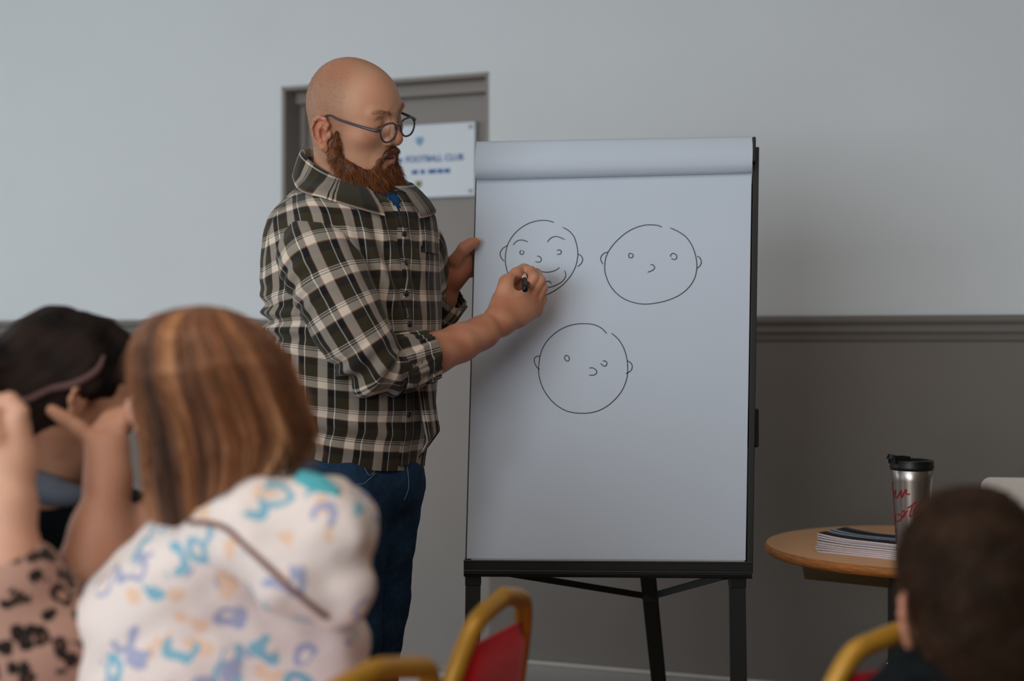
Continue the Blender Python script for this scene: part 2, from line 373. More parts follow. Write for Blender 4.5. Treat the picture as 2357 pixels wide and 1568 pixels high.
moulding('skirting_lit_ledge', [(d + 0.004, z) for d, z in BP2], [(LWS, DS1 - 0.005), (DS2 + 0.005, RWS)], M['trim'])  # white strip paints in the light on the grey skirting's top ledge
# floor, ceiling, other walls
def quad_slab(name, pts, dz, mat):
    V = [tuple(p) for p in pts] + [tuple(Vector(p) + Vector((0, 0, dz))) for p in pts]
    return structure(mesh_np(name, V, [(0, 1, 2, 3), (7, 6, 5, 4), (0, 4, 5, 1), (1, 5, 6, 2), (2, 6, 7, 3), (3, 7, 4, 0)], mat, smooth=False))
cs = [wall_pt(LWS - 0.2, 0, -0.3), wall_pt(RWS + 0.2, 0, -0.3), wall_pt(RWS + 0.2, 0, RDIST + 0.2), wall_pt(LWS - 0.2, 0, RDIST + 0.2)]
quad_slab('floor', cs, -0.1, M['floor']); quad_slab('ceiling', [c + Vector((0, 0, CEIL)) for c in cs], 0.1, M['ceiling'])
def side_wall(name, fbox, openings, length, lo0):
    """wall of boxes round rectangular window openings; fbox(bm, a1, a2, z1, z2)"""
    bm = bmesh.new(); a = lo0
    for (o1, o2, z1, z2) in openings:
        fbox(bm, a, o1, 0, CEIL); fbox(bm, o1, o2, 0, z1); fbox(bm, o1, o2, z2, CEIL); a = o2
    fbox(bm, a, length, 0, CEIL); return structure(from_bm(name, bm, M['wall_up']))
WIN = [(1.15, 2.65, 0.9, 2.6), (3.55, 5.05, 0.9, 2.6)]
side_wall('wall_left', lambda bm, a, b, z1, z2: wbox(bm, LWS - 0.2, LWS, z1, z2, a, b), WIN, RDIST, -0.3)
bm = bmesh.new(); wbox(bm, RWS, RWS + 0.2, 0, CEIL, -0.3, RDIST); structure(from_bm('wall_right', bm, M['wall_warm']))
side_wall('wall_rear', lambda bm, a, b, z1, z2: wbox(bm, a, b, z1, z2, RDIST, RDIST + 0.2), [(-2.0, 1.6, 0.65, 2.55)], RWS + 0.2, LWS - 0.2)
for k, (a, b, z1, z2) in enumerate(WIN + [(-2.0, 1.6, 0.65, 2.55)]):
    bm = bmesh.new(); w = 0.05
    for f in ((a, a + w, z1, z2), (b - w, b, z1, z2), (a, b, z1, z1 + w), (a, b, z2 - w, z2), ((a + b) / 2 - w / 2, (a + b) / 2 + w / 2, z1, z2)):
        if k < 2: wbox(bm, LWS - 0.12, LWS - 0.06, f[2], f[3], f[0], f[1])
        else: wbox(bm, f[0], f[1], f[2], f[3], RDIST + 0.06, RDIST + 0.12)
    structure(from_bm('window_%d' % (k + 1), bm, M['trim']))
lp = wall_pt(1.5, CEIL - 0.02, 3.5)
lt = thing('ceiling_lamp', lp, 'white panel lamp fixed to the ceiling', 'lamp')
box('lamp_housing', lp, (2.44, 1.24, 0.04), M['trim'], lt, AX, 0.004)

# ------------------------------------------------------------------ sign on the door
SO = REC + 0.028
def door_px(u, v, out=SO):
    q = (u - IW / 2) / FPX; y = (WD - out * WN) / (1 + WK * q); return P(u, v, y)
sgn = thing('door_sign', door_px(985, 455), 'white notice board with blue lettering fixed to the grey door', 'sign')
tl, tr, bl = door_px(866, 292), door_px(1092, 279), door_px(866, 464)
W_, H_ = (tr - tl).length, 0.247
c0 = door_px(979, 371); sc_ = (c0 - W0).dot(WT); zc_ = c0.z
bm = bmesh.new(); wbox(bm, sc_ - W_ / 2, sc_ + W_ / 2, zc_ - H_ / 2, zc_ + H_ / 2, SO - 0.022, SO, 0.003); from_bm('sign_board', bm, M['sign'], sgn)
for du in (-1, 1):
    for dv in (-1, 1):
        p = wall_pt(sc_ + du * (W_ / 2 - 0.016), zc_ + dv * (H_ / 2 - 0.016), SO + 0.001)
        tube('screw_cap', [p, p + WNRM * 0.004], 0.006, M['steel'], sgn, 12, 1)
def text_mesh(name, s, size, origin, mat, parent, xs=1.0):
    cu = bpy.data.curves.new(name, 'FONT'); cu.body = s; cu.size = size; cu.align_x = 'CENTER'; cu.extrude = 0.0006; cu.offset = size * 0.018
    o = bpy.data.objects.new(name, cu); COL.objects.link(o); dg = bpy.context.evaluated_depsgraph_get()
    me = bpy.data.meshes.new_from_object(o.evaluated_get(dg)); bpy.data.objects.remove(o)
    R = Matrix((WT, Vector((0, 0, 1)), WNRM)).transposed()
    for v in me.vertices: v.co = Vector(origin) + R @ Vector((v.co.x * xs, v.co.y, v.co.z))
    me.materials.clear(); me.materials.append(mat); ob = bpy.data.objects.new(name, me); return link(ob, parent)
text_mesh('lettering', 'FOOTBALL CLUB', 0.030, wall_pt(s_of(1000, SO), zc_ - 0.002, SO + 0.001), M['signblue'], sgn, 0.93)
bm = bmesh.new()
for (u1, u2, dz) in ((948, 962, -0.036), (968, 978, -0.036), (986, 1004, -0.036), (1007, 1020, -0.036), (1023, 1036, -0.036), (918, 926, 0.006)):
    wbox(bm, s_of(u1, SO), s_of(u2, SO), zc_ + dz - 0.007, zc_ + dz + 0.007, SO, SO + 0.0012)
from_bm('small_print', bm, M['signblue'], sgn)['kind'] = 'stuff'
def crest(name, u, dz, r, mat):
    c = wall_pt(s_of(u, SO), zc_ + dz, SO + 0.001); pr = [(-1, 1), (1, 1), (1, 0), (0.6, -0.7), (0, -1.15), (-0.6, -0.7), (-1, 0)]
    bm = bmesh.new(); vs = [bm.verts.new(c + WT * (a * r) + Vector((0, 0, b * r))) for a, b in pr]; f = bm.faces.new(vs)
    e = bmesh.ops.extrude_face_region(bm, geom=[f])
    for v in [x for x in e['geom'] if isinstance(x, bmesh.types.BMVert)]: v.co += WNRM * 0.001
    from_bm(name, bm, mat, sgn)
crest('crest', 966, 0.068, 0.014, M['signpale']); crest('emblem', 964, -0.078, 0.011, M['signgreen'])

# ------------------------------------------------------------------ flip chart
BL, BR, TL, TR = P(1074, 1286, 3.060), P(1716, 1290, 3.020), P(1099, 336, 3.175), P(1731, 324, 3.135)
SHN = ((BR - BL).cross(TL - BL)).normalized()
if SHN.y > 0: SHN = -SHN
def sheet(s, t, out=0.0): return BL.lerp(BR, s).lerp(TL.lerp(TR, s), t) + SHN * out
def on_sheet(u, v, out=0.0012):
    d = P(u, v, 1.0) - cam.location; o = BL + SHN * out; return cam.location + d * ((o - cam.location).dot(SHN) / d.dot(SHN))
UPv = (TL - BL).normalized(); RTv = (BR - BL).normalized()
pad = thing('flip_chart_pad', sheet(0.5, 0), 'large white paper pad with drawn cartoon faces on the easel', 'flip chart pad')
def sheet_grid(name, s0, s1, t0, t1, out, mat, parent, bulge=0.0):
    r, c = 40, 24; V = []
    for i in range(r):
        for j in range(c):
            t = t0 + (t1 - t0) * i / (r - 1); s = s0 + (s1 - s0) * j / (c - 1)
            V.append(tuple(sheet(s, t, out + bulge * math.sin(t * 5.5) * (0.4 + 0.6 * s))))
    F = grid_faces(r, c); n = len(V); V += [tuple(Vector(v) - SHN * 0.0004) for v in V]
    F = np.vstack([F, F[:, ::-1] + n]); return mesh_np(name, V, F, mat, parent)
top_sheet = sheet_grid('top_sheet', 0, 1, 0, 0.985, 0.0, M['paper'], pad)
top_sheet['label'] = 'white top sheet with three faces drawn in black'
for k in range(5): sheet_grid('sheet', 0.012 - k * 0.001, 0.997, -0.004 - 0.0008 * k, 0.985, -0.002 - 0.0017 * k, M['paper2'], pad)
# the turned-over sheets folded down in front along the top
prof = [(0.96, -0.004), (0.985, -0.004), (1.0, 0.002), (1.006, 0.012), (1.0, 0.021), (0.985, 0.028), (0.965, 0.034), (0.945, 0.035), (0.928, 0.030), (0.917, 0.018), (0.914, 0.006)]
C_ = catmull([(t, o, 0) for t, o in prof], 5)
V = [];
for t, o, _ in C_:
    for j in range(16):
        s = j / 15; V.append(tuple(sheet(0.0 + 0.998 * s, t + 0.006 * s * min(1, max(0, (0.985 - t) / 0.05)) * (o > 0), o * (1.0 - 0.15 * s))))
F = grid_faces(len(C_), 16); n = len(V); Va = np.array(V); Nn = vnormals(Va, F); V2 = Va - Nn * 0.0012
fs = mesh_np('folded_sheet', np.vstack([Va, V2]), np.vstack([F, F[:, ::-1] + n]), M['paper'], pad)
# drawings
def arc(cx, cy, rx, ry, a0, a1, n=60, rot=0.0):
    o = []
    for i in range(n + 1):
        a = math.radians(a0 + (a1 - a0) * i / n); x, y = rx * math.cos(a), -ry * math.sin(a); r = math.radians(rot)
        o.append((cx + x * math.cos(r) - y * math.sin(r), cy + x * math.sin(r) + y * math.cos(r)))
    return o
def zpts(x0, y0, k, pts): return [(x0 + a / k, y0 + b / k) for a, b in pts]
def smooth2(p, n=6): return [(a, b) for a, b, _ in catmull([(x, y, 0) for x, y in p], n)]
Z1 = lambda *p: smooth2(zpts(1130, 490, 7.465, p)); Z2 = lambda *p: smooth2(zpts(1210, 730, 6.533, p)); Z3 = lambda *p: smooth2(zpts(1380, 480, 6.535, p))
D1 = [Z1((1085,165),(1000,138),(900,128),(780,140),(640,185),(500,270),(390,375),(320,480),(270,600),(246,760),(255,900),(300,1060),(380,1210),(520,1350),(680,1425),(840,1432),(980,1395),(1120,1320),(1250,1220),(1370,1080),(1450,930),(1485,790),(1490,660),(1465,520),(1420,400),(1340,310),(1230,245)),
      Z1((278,562),(210,605),(165,670),(158,725),(185,785),(232,832)), Z1((1490,708),(1545,735),(1575,800),(1550,870),(1485,928)),
      Z1((380,556),(425,500),(485,470),(560,470),(635,502)), Z1((968,505),(1015,445),(1090,408),(1170,415),(1272,462)),
      Z1((545,648),(565,675),(548,708),(518,712),(497,690),(505,655),(530,645)), Z1((1132,652),(1165,636),(1200,652),(1208,680),(1185,710),(1130,712)),
      Z1((788,745),(830,748),(862,785),(860,825),(820,850),(760,832)), Z1((640,920),(750,968),(850,1005),(960,1020),(1060,1005),(1130,975),(1178,938)),
      Z1((1258,990),(1285,1050),(1270,1120),(1210,1190),(1100,1250),(1000,1278),(880,1285),(760,1270)), Z1((893,1185),(920,1222),(950,1185),(985,1172),(1015,1185),(1035,1220))]
D2 = [Z2((1220,252),(1150,175),(1040,118),(920,100),(790,102),(650,130),(500,200),(370,305),(280,420),(220,570),(193,770),(205,900),(250,1050),(340,1200),(470,1330),(640,1420),(850,1447),(1040,1425),(1200,1355),(1340,1240),(1450,1100),(1520,920),(1533,760),(1515,600),(1470,460),(1390,330),(1285,240)),
      Z2((210,590),(165,590),(130,625),(135,690),(170,755),(212,790)), Z2((1527,655),(1580,690),(1602,740),(1585,800),(1545,832),(1503,852)),
      Z2((595,578),(630,580),(655,615),(650,650),(625,662),(592,640),(583,608),(600,580)), Z2((1157,662),(1195,660),(1222,692),(1210,725),(1180,738),(1120,695)),
      Z2((955,767),(1010,765),(1060,800),(1065,840),(1025,872),(950,872))]
D3 = [Z3((938,285),(890,258),(780,245),(670,252),(540,290),(400,365),(270,475),(170,590),(100,720),(76,880),(95,1010),(160,1160),(270,1290),(400,1375),(560,1425),(700,1438),(850,1422),(1010,1385),(1180,1315),(1320,1210),(1420,1070),(1462,900),(1450,740),(1400,580),(1310,440),(1190,350),(1060,290)),
      Z3((125,655),(70,672),(25,720),(18,775),(52,840)), Z3((1465,720),(1505,738),(1528,795),(1515,855),(1465,900)),
      Z3((440,690),(450,676),(490,682),(505,710),(488,738),(455,742),(438,720),(442,688)), Z3((1078,725),(1065,712),(1085,682),(1115,676),(1155,702),(1160,740),(1130,768),(1075,752)),
      Z3((765,850),(795,845),(828,880),(815,915),(780,938),(720,960))]
for nm, d, lab in (('face_drawing', D1, 'grinning face with eyebrows'), ('face_drawing', D2, 'round face with offset nose'), ('face_drawing', D3, 'wide face with hooked nose')):
    o = ribbon(nm, [[on_sheet(x, y) for x, y in pl] for pl in d], 0.00165, SHN, M['ink'], top_sheet); o['label'] = 'black marker drawing of a ' + lab

easel = thing('easel', P(1400, 1320, 3.05) * 1.0, 'black metal flip chart easel on splayed legs', 'easel')
easel.location = (sheet(0.5, 0).x, sheet(0.5, 0).y, 0)
bm = bmesh.new(); bm_box(bm, sheet(0.5, 0.49, -0.019), ((BR - BL).length * 1.0, (TL - BL).length * 1.0, 0.012), (RTv, UPv, SHN), 0.002); from_bm('backboard', bm, M['black'], easel)
ub = (BR - BL).length
for s, nm in ((1.016, 'side_rail'), (0.006, 'side_rail')):
    beam(nm, sheet(s, -0.03, -0.014), sheet(s, 0.985, -0.014), 0.013, 0.026, M['black'], easel, ref=SHN)
beam('tray', sheet(-0.002, -0.020, 0.001), sheet(1.016, -0.020, 0.001), 0.030, 0.03, M['black'], easel, 0.003)
beam('tray_lip', sheet(-0.002, -0.030, 0.017), sheet(1.016, -0.030, 0.017), 0.012, 0.005, M['black'], easel, 0.002)
cl = bmesh.new(); bm_box(cl, sheet(1.004, 0.972, 0.010), (0.008, 0.056, 0.03), (RTv, UPv, SHN), 0.002); from_bm('clamp', cl, M['black'], easel)
beam('clamp_bar', sheet(-0.0, 0.975, -0.016), sheet(1.01, 0.975, -0.016), 0.012, 0.012, M['black'], easel, ref=SHN)
down = -UPv
def to_floor(p, d): return p + d * (-(p.z) / d.z)
for s, du in ((0.024, -0.010), (0.972, -0.006)):
    a = sheet(s, -0.032, -0.010); d = Vector((du, down.y * 1.0, -1)).normalized(); b = to_floor(a, d)
    bm = bmesh.new(); bm_box(bm, a + d * 0.012, (0.034, 0.034, 0.03), None, 0.002); from_bm('leg_socket', bm, M['black'], easel)
    beam('leg', a, b + Vector((0, 0, 0.006)), 0.026, 0.026, M['black'], easel, 0.003)
    box('rubber_foot', b + Vector((0, 0, 0.008)), (0.032, 0.032, 0.016), M['blackplastic'], easel, None, 0.003)
ra, rb = P(1489, 1300, 3.20), P(1516, 1568, 3.42)
rd = (rb - ra).normalized(); rtop = sheet(0.60, 0.9, -0.03); rf = to_floor(ra, rd)
beam('rear_leg', ra - rd * 0.05, rf + Vector((0, 0, 0.006)), 0.026, 0.026, M['black'], easel, 0.003)
beam('rear_leg_upper', rtop, ra, 0.022, 0.022, M['black'], easel, 0.003)
box('rubber_foot', rf + Vector((0, 0, 0.008)), (0.034, 0.034, 0.016), M['blackplastic'], easel, None, 0.003)
jn = ra + rd * ((P(1492, 1375, 3.25).z - ra.z) / rd.z)
beam('brace', sheet(0.13, -0.032, -0.008), jn, 0.010, 0.014, M['black'], easel); beam('brace', sheet(0.93, -0.036, -0.008), jn, 0.010, 0.014, M['black'], easel)
box('brace_collar', jn, (0.036, 0.036, 0.022), M['black'], easel, None, 0.003)
# spare sheets hanging behind, and the black holder at their foot
hb = thing('hanging_sheets', sheet(1.0, 0.35, -0.05), 'white sheets with an orange backing hanging behind the easel', 'paper')
def back_strip(nm, pts, wdt, mat, par):   # (t, offset beyond the right edge) pairs
    V, F = [], []
    for t, e in pts:
        for s, o in ((0.25, -0.05), (1.0, -0.05)): V.append(tuple(sheet(s, t, o) + RTv * (e if s == 1.0 else 0)))
    n = len(V); V += [tuple(Vector(v) - SHN * wdt) for v in V]
    for i in range(len(pts) - 1):
        a = 2 * i; F += [(a, a + 1, a + 3, a + 2), (n + a + 2, n + a + 3, n + a + 1, n + a), (a + 1, n + a + 1, n + a + 3, a + 3)]
    mesh_np(nm, V, F, mat, par, smooth=False)
back_strip('backing_card', [(0.615, 0.0135), (0.70, 0.012), (0.84, 0.009), (0.93, 0.004)], 0.003, M['orange'], hb)
back_strip('sheet', [(0.355, 0.0215), (0.45, 0.019), (0.615, 0.0135)], 0.004, M['paper2'], hb)
bm = bmesh.new(); bm_box(bm, sheet(1.0, 0.310, -0.040) + RTv * 0.010, (0.034, 0.084, 0.024), (RTv, UPv, SHN), 0.003); from_bm('pen_holder', bm, M['blackplastic'], easel)

# ------------------------------------------------------------------ table and what stands on it
TC = Vector((0.955, 3.31, 0)); TZ, TR_ = 0.724, 0.362
tab = thing('round_table', TC, 'small round wooden table with a plywood edge and black pedestal', 'table')
lathe('tabletop', [(0.0, TZ), (TR_ - 0.012, TZ), (TR_ - 0.005, TZ - 0.0015)], TC, M['wood'], tab, 96)
lathe('edge_band', [(TR_ - 0.005, TZ - 0.0015), (TR_, TZ - 0.007), (TR_ - 0.001, TZ - 0.016), (TR_ - 0.008, TZ - 0.024), (0, TZ - 0.0245)], TC, M['ply'], tab, 96)
for ang in (-35.6,):
    d = Vector((math.cos(math.radians(ang)), math.sin(math.radians(ang)), 0)); nrm_ = Vector((-d.y, d.x, 0))
    prof = [(-0.300, 0), (0.300, 0), (0.285, -0.080), (-0.285, -0.080)]
    V = [tuple(TC + d * a + nrm_ * w + Vector((0, 0, TZ - 0.0245 + z))) for w in (-0.02, 0.02) for a, z in prof]
    mesh_np('bearer', V, [(0, 1, 2, 3), (7, 6, 5, 4), (0, 4, 5, 1), (1, 5, 6, 2), (2, 6, 7, 3), (3, 7, 4, 0)], M['darkwood'], tab, smooth=False)
box('pedestal', TC + Vector((-0.026, 0.0, 0.33)), (0.088, 0.088, 0.64), M['black'], tab, (Vector((1, 0, 0)), Vector((0, 1, 0)), Vector((0, 0, 1))), 0.004)
for ang in (-35.6, 54.4, 144.4, 234.4):
    d = Vector((math.cos(math.radians(ang)), math.sin(math.radians(ang)), 0)); beam('foot', TC + Vector((-0.026, 0, 0.03)), TC + d * 0.28 + Vector((0, 0, 0.016)), 0.045, 0.03, M['black'], tab)
sp = P(2043, 1528, 3.24); tube('screw', [sp, sp - Vector((0, 0.006, 0))], 0.005, M['steel'], tab, 10, 1)
# tumbler
MY = 3.07; mc = P(2099, 1296, MY); mc.z = TZ
mug = thing('travel_mug', mc, 'brushed steel travel mug with black lid and red script lettering', 'mug')
lathe('mug_body', [(0, 0.001), (0.030, 0.001), (0.0325, 0.004), (0.034, 0.05), (0.038, 0.12), (0.0425, 0.175), (0.0440, 0.197), (0.0432, 0.198)], mc, M['steel'], mug, 64)
lid = lathe('lid', [(0.0435, 0.1965), (0.0462, 0.198), (0.0468, 0.204), (0.0458, 0.207), (0.0452, 0.215), (0.0455, 0.2175), (0.043, 0.2185), (0.041, 0.213), (0, 0.212)], mc, M['blackplastic'], mug, 64)
bm = bmesh.new(); ld = Vector((-0.97, -0.24, 0)).normalized(); lsd = Vector((-ld.y, ld.x, 0))
bm_box(bm, mc + ld * 0.030 + Vector((0, 0, 0.219)), (0.034, 0.022, 0.010), (ld, lsd, Vector((0, 0, 1))), 0.003)
bm_box(bm, mc + ld * 0.0455 + Vector((0, 0, 0.2235)), (0.012, 0.020, 0.007), ((ld + Vector((0, 0, 0.5))).normalized(), lsd, (Vector((0, 0, 1)) - ld * 0.5).normalized()), 0.002)
from_bm('flip_tab', bm, M['blackplastic'], lid)
def mug_r(z): return np.interp(z, [0, 0.004, 0.05, 0.12, 0.175, 0.197], [0.03, 0.0325, 0.034, 0.038, 0.0425, 0.044])
def mug_pt(a, z, lift=0.0005):
    r = mug_r(z) + lift; return (mc.x + r * math.sin(a), mc.y - r * math.cos(a), mc.z + z)
def mug_px(u, v):
    z = CAMZ - (v - IH / 2) / FPX * (MY - 0.03) - TZ; r = mug_r(z); x = (u - IW / 2) / FPX * (MY - 0.03) - mc.x
    return math.asin(max(-0.999, min(0.999, x / (r * 1.0)))), z
Zm = lambda *p: [mug_px(a, b) for a, b in smooth2(zpts(1880, 1040, 4.9, p), 5)]
strokes = [Zm((880,440),(885,490),(895,540),(905,490),(912,450),(914,500),(920,535),(935,500),(955,440),(958,480),(965,520),(980,470),(1000,425),(1003,465),(1015,480),(1042,470)),
           Zm((935,720),(905,750),(905,790),(925,808),(955,780),(965,735),(945,715),(935,722)), Zm((960,690),(985,668),(990,690),(978,750),(1000,700),(1015,672),(1030,668)),
           Zm((1078,570),(1062,630),(1045,700),(1048,730),(1080,705)), Zm((1010,640),(1060,605),(1112,556)),
           Zm((1130,605),(1095,635),(1085,680),(1110,695),(1145,660),(1152,610),(1130,600)), Zm((1150,625),(1175,590),(1172,630),(1180,640),(1205,580),(1222,540),(1212,590),(1225,608),(1245,580)),
           Zm((1245,580),(1262,520),(1270,490),(1262,530),(1268,545),(1250,560))]
lead = [[(-1.75, 0.150), (-1.62, 0.163), (-1.40, 0.172)], [(-1.56, 0.166), (-1.60, 0.14), (-1.66, 0.115), (-1.72, 0.112)], [(-1.9, 0.10), (-1.86, 0.075), (-1.92, 0.05)], [(-1.62, 0.115), (-1.60, 0.09), (-1.66, 0.062), (-1.5, 0.07)], [(-1.88, 0.078), (-1.6, 0.092)]]
ribbon('lettering', [[mug_pt(a, z) for a, z in s] for s in strokes + [smooth2(l, 5) for l in lead]], 0.0034, lambda p: np.array((p[0] - mc.x, p[1] - mc.y, 0.0)), M['redink'], mug)
# pile of comics
def comic_mat(name):
    m, nt, b = new_mat(name); setp(b, 0.6, 0.08)
    uv = nd(nt, 'ShaderNodeUVMap', uv_map='UVMap'); mp = nd(nt, 'ShaderNodeMapping'); mp.inputs['Scale'].default_value = (0.55, 0.5, 1); nt.links.new(uv.outputs[0], mp.inputs[0])
    wv = nd(nt, 'ShaderNodeTexWave', wave_type='RINGS', i_Scale=0.9, i_Distortion=5.0, i_Detail=3.0); nt.links.new(mp.outputs[0], wv.inputs['Vector'])
    c = bands(nt, wv.outputs['Fac'], [(0, (28, 30, 36)), (0.22, (70, 52, 46)), (0.42, (132, 98, 82)), (0.56, (40, 40, 46)), (0.66, (60, 110, 150)), (0.8, (196, 220, 232)), (0.92, (52, 84, 116))])
    nt.links.new(c, b.inputs['Base Color']); return m
M['cover'] = comic_mat('comic_cover'); M['pages'] = plain('page_edges', (214, 200, 202), 0.8, 0.2, var=0.1, scale=120, stretch=(1, 1, 8))
ang = math.radians(-38); mw, mh = 0.135, 0.205
def comic(k):
    a = ang + RNG.uniform(-0.03, 0.03) - 0.006 * k; ex = Vector((math.cos(a), math.sin(a), 0)); ey = Vector((-ex.y, ex.x, 0))
    c = P(2000, 1268, 3.17); c = Vector((c.x + 0.012 + RNG.uniform(-.004, .004), c.y + 0.01 + RNG.uniform(-.004, .004), 0))
    V, uv = [], []; n = 10; th = 0.0040
    for layer in (0, 1):
        for i in range(n + 1):
            for j in (0, 1):
                x = i / n - 0.5; lift = 0.0012 * k * max(0, (-x)) ** 2 * 4 + 0.0010 * (k > 3) * (1 - (2 * x) ** 2)
                V.append(tuple(c + ex * (x * mh) + ey * ((j - 0.5) * mw) + Vector((0, 0, TZ + 0.0003 + k * (th + 0.0004) + layer * th + lift)))); uv.append((i / n, j))
    F = []; o = 2 * (n + 1)
    for i in range(n):
        q = 2 * i; F += [(q, q + 2, q + 3, q + 1), (o + q, o + q + 1, o + q + 3, o + q + 2), (q, o + q, o + q + 2, q + 2), (q + 1, q + 3, o + q + 3, o + q + 1)]
    F += [(0, 1, o + 1, o), (2 * n, o + 2 * n, o + 2 * n + 1, 2 * n + 1)]
    t = thing('comic_book', c + Vector((0, 0, TZ + k * th)), 'glossy comic in the pile beside the travel mug, edges showing', 'comic', 'comics piled on the round table')
    mesh_np('pages', V, F, M['pages'], t, smooth=False)
    cv = [tuple(Vector(v) + Vector((0, 0, 0.0003))) for v in V[o:]]
    mesh_np('cover', cv, [(2 * i, 2 * i + 2, 2 * i + 3, 2 * i + 1) for i in range(n)], M['cover'], t, uv=uv[o:])
    if k == 7: t['label'] = 'topmost comic of the pile, blue and brown cover showing'; del t['group']
for k in range(8): comic(k)
# white laptop
lc = Vector((1.262, 3.40, TZ)); la = math.radians(-8); ex = Vector((math.cos(la), math.sin(la), 0)); ey = Vector((-ex.y, ex.x, 0)); tilt = math.radians(14)
lap = thing('laptop', lc, 'open white laptop with rounded corners at the back of the round table', 'laptop')
def rounded(name, c, ex, ey, w, h, r, th, mat, par):
    bm = bmesh.new(); vs = []
    for cx, cy, a0 in ((w / 2 - r, h / 2 - r, 0), (-w / 2 + r, h / 2 - r, 90), (-w / 2 + r, -h / 2 + r, 180), (w / 2 - r, -h / 2 + r, 270)):
        for k in range(7):
            a = math.radians(a0 + 15 * k); vs.append(bm.verts.new(c + ex * (cx + r * math.cos(a)) + ey * (cy + r * math.sin(a))))
    f = bm.faces.new(vs); n = ex.cross(ey); e = bmesh.ops.extrude_face_region(bm, geom=[f])
    for v in [x for x in e['geom'] if isinstance(x, bmesh.types.BMVert)]: v.co += n * th
    bmesh.ops.recalc_face_normals(bm, faces=bm.faces); return from_bm(name, bm, mat, par)
lup = (Vector((0, 0, 1)) * math.cos(tilt) - ey * math.sin(tilt)).normalized()
rounded('keyboard_base', lc + ey * 0.075 + Vector((0, 0, 0.001)), ex, ey, 0.29, 0.17, 0.02, 0.014, M['laptop'], lap)
rounded('screen_lid', lc + Vector((0, -0.012, 0.016)) + lup * 0.070, ex, lup, 0.29, 0.14, 0.022, 0.007, M['laptop'], lap)

# ------------------------------------------------------------------ chairs
def chair(center, wdir, label, w=0.30, H=0.845, face=1):
    c = Vector((center[0], center[1], 0)); e = Vector((wdir[0], wdir[1], 0)).normalized(); f = Vector((-e.y, e.x, 0)) * face   # f: the way the chair faces
    t = thing('banquet_chair', c + f * 0.2, label, 'chair')
    def L(a, b, z): return c + e * a + f * b + Vector((0, 0, z))
    def bk(z): return -(z - H) * 0.24          # recline: the back's foot lies forward of its top
    hw = w / 2
    half = [(-hw - 0.055, 0.44), (-hw - 0.045, 0.60), (-hw - 0.025, 0.70), (-hw - 0.004, 0.77), (-hw + 0.022, 0.815), (-hw + 0.055, H - 0.012), (-hw + 0.10, H - 0.004)]
    path = half + [(0, H)] + [(-a, z) for a, z in reversed(half)]
    tube('back_frame', [L(a, bk(z), z) for a, z in path], 0.0135, M['gold'], t, 12, 5)
    # padded back
    V = []; R_, C2 = 14, 10
    for side in (-1, 1):
        for i in range(R_):
            for j in range(C2):
                z = 0.47 + (0.788 - 0.47) * i / (R_ - 1); wz = np.interp(z, [0.44, 0.6, 0.7, 0.77, 0.8], [hw + 0.05, hw + 0.04, hw + 0.020, hw, hw - 0.02]) - 0.008
                a = (2 * j / (C2 - 1) - 1); edge = (1 - abs(a) ** 6) * (1 - abs(2 * i / (R_ - 1) - 1) ** 8)
                V.append(tuple(L(a * wz, bk(z) + side * (0.004 + 0.019 * edge ** 0.5), z)))
    g = grid_faces(R_, C2); n = R_ * C2; rim = [k for k in range(C2)] + [r * C2 + C2 - 1 for r in range(1, R_)] + [(R_ - 1) * C2 + k for k in range(C2 - 2, -1, -1)] + [r * C2 for r in range(R_ - 2, 0, -1)]
    F = np.vstack([g[:, ::-1], g + n, [(rim[i], rim[(i + 1) % len(rim)], n + rim[(i + 1) % len(rim)], n + rim[i]) for i in range(len(rim))]])
    mesh_np('back_pad', V, F, M['red'], t)
    bm = bmesh.new(); bm_box(bm, L(0, 0.30, 0.445), (0.39, 0.39, 0.06), (e, f, Vector((0, 0, 1))), 0.018); from_bm('seat', bm, M['red'], t, True)
    tube('seat_frame', [L(-0.19, 0.11, 0.405), L(-0.19, 0.49, 0.405), L(0.19, 0.49, 0.405), L(0.19, 0.11, 0.405), L(-0.19, 0.11, 0.405)], 0.011, M['gold'], t, 8, 1)
    for a, b, zt in ((-0.19, 0.48, 0.41), (0.19, 0.48, 0.41), (-hw - 0.055, 0.097, 0.445), (hw + 0.055, 0.097, 0.445)):
        fb = b + (0.03 if b > 0.3 else -0.06); tube('leg', [L(a, b, zt), L(a * 1.03, (b + fb) / 2, 0.2), L(a * 1.06, fb, 0.006)], 0.0125, M['gold'], t, 10, 3)
    return t
chair((-0.012, 1.985), (0.36, 0.93), 'gold framed red chair standing before the easel, its back nearly edge on', 0.235, 0.843)
chair((-0.150, 1.56), (0.52, 0.85), 'gold framed chair tucked beside the patterned hoodie', 0.26, 0.838)
chair((0.526, 1.81), (0.83, 0.56), 'gold framed red chair in front of the round table, beside the short-haired child', 0.30, 0.838)
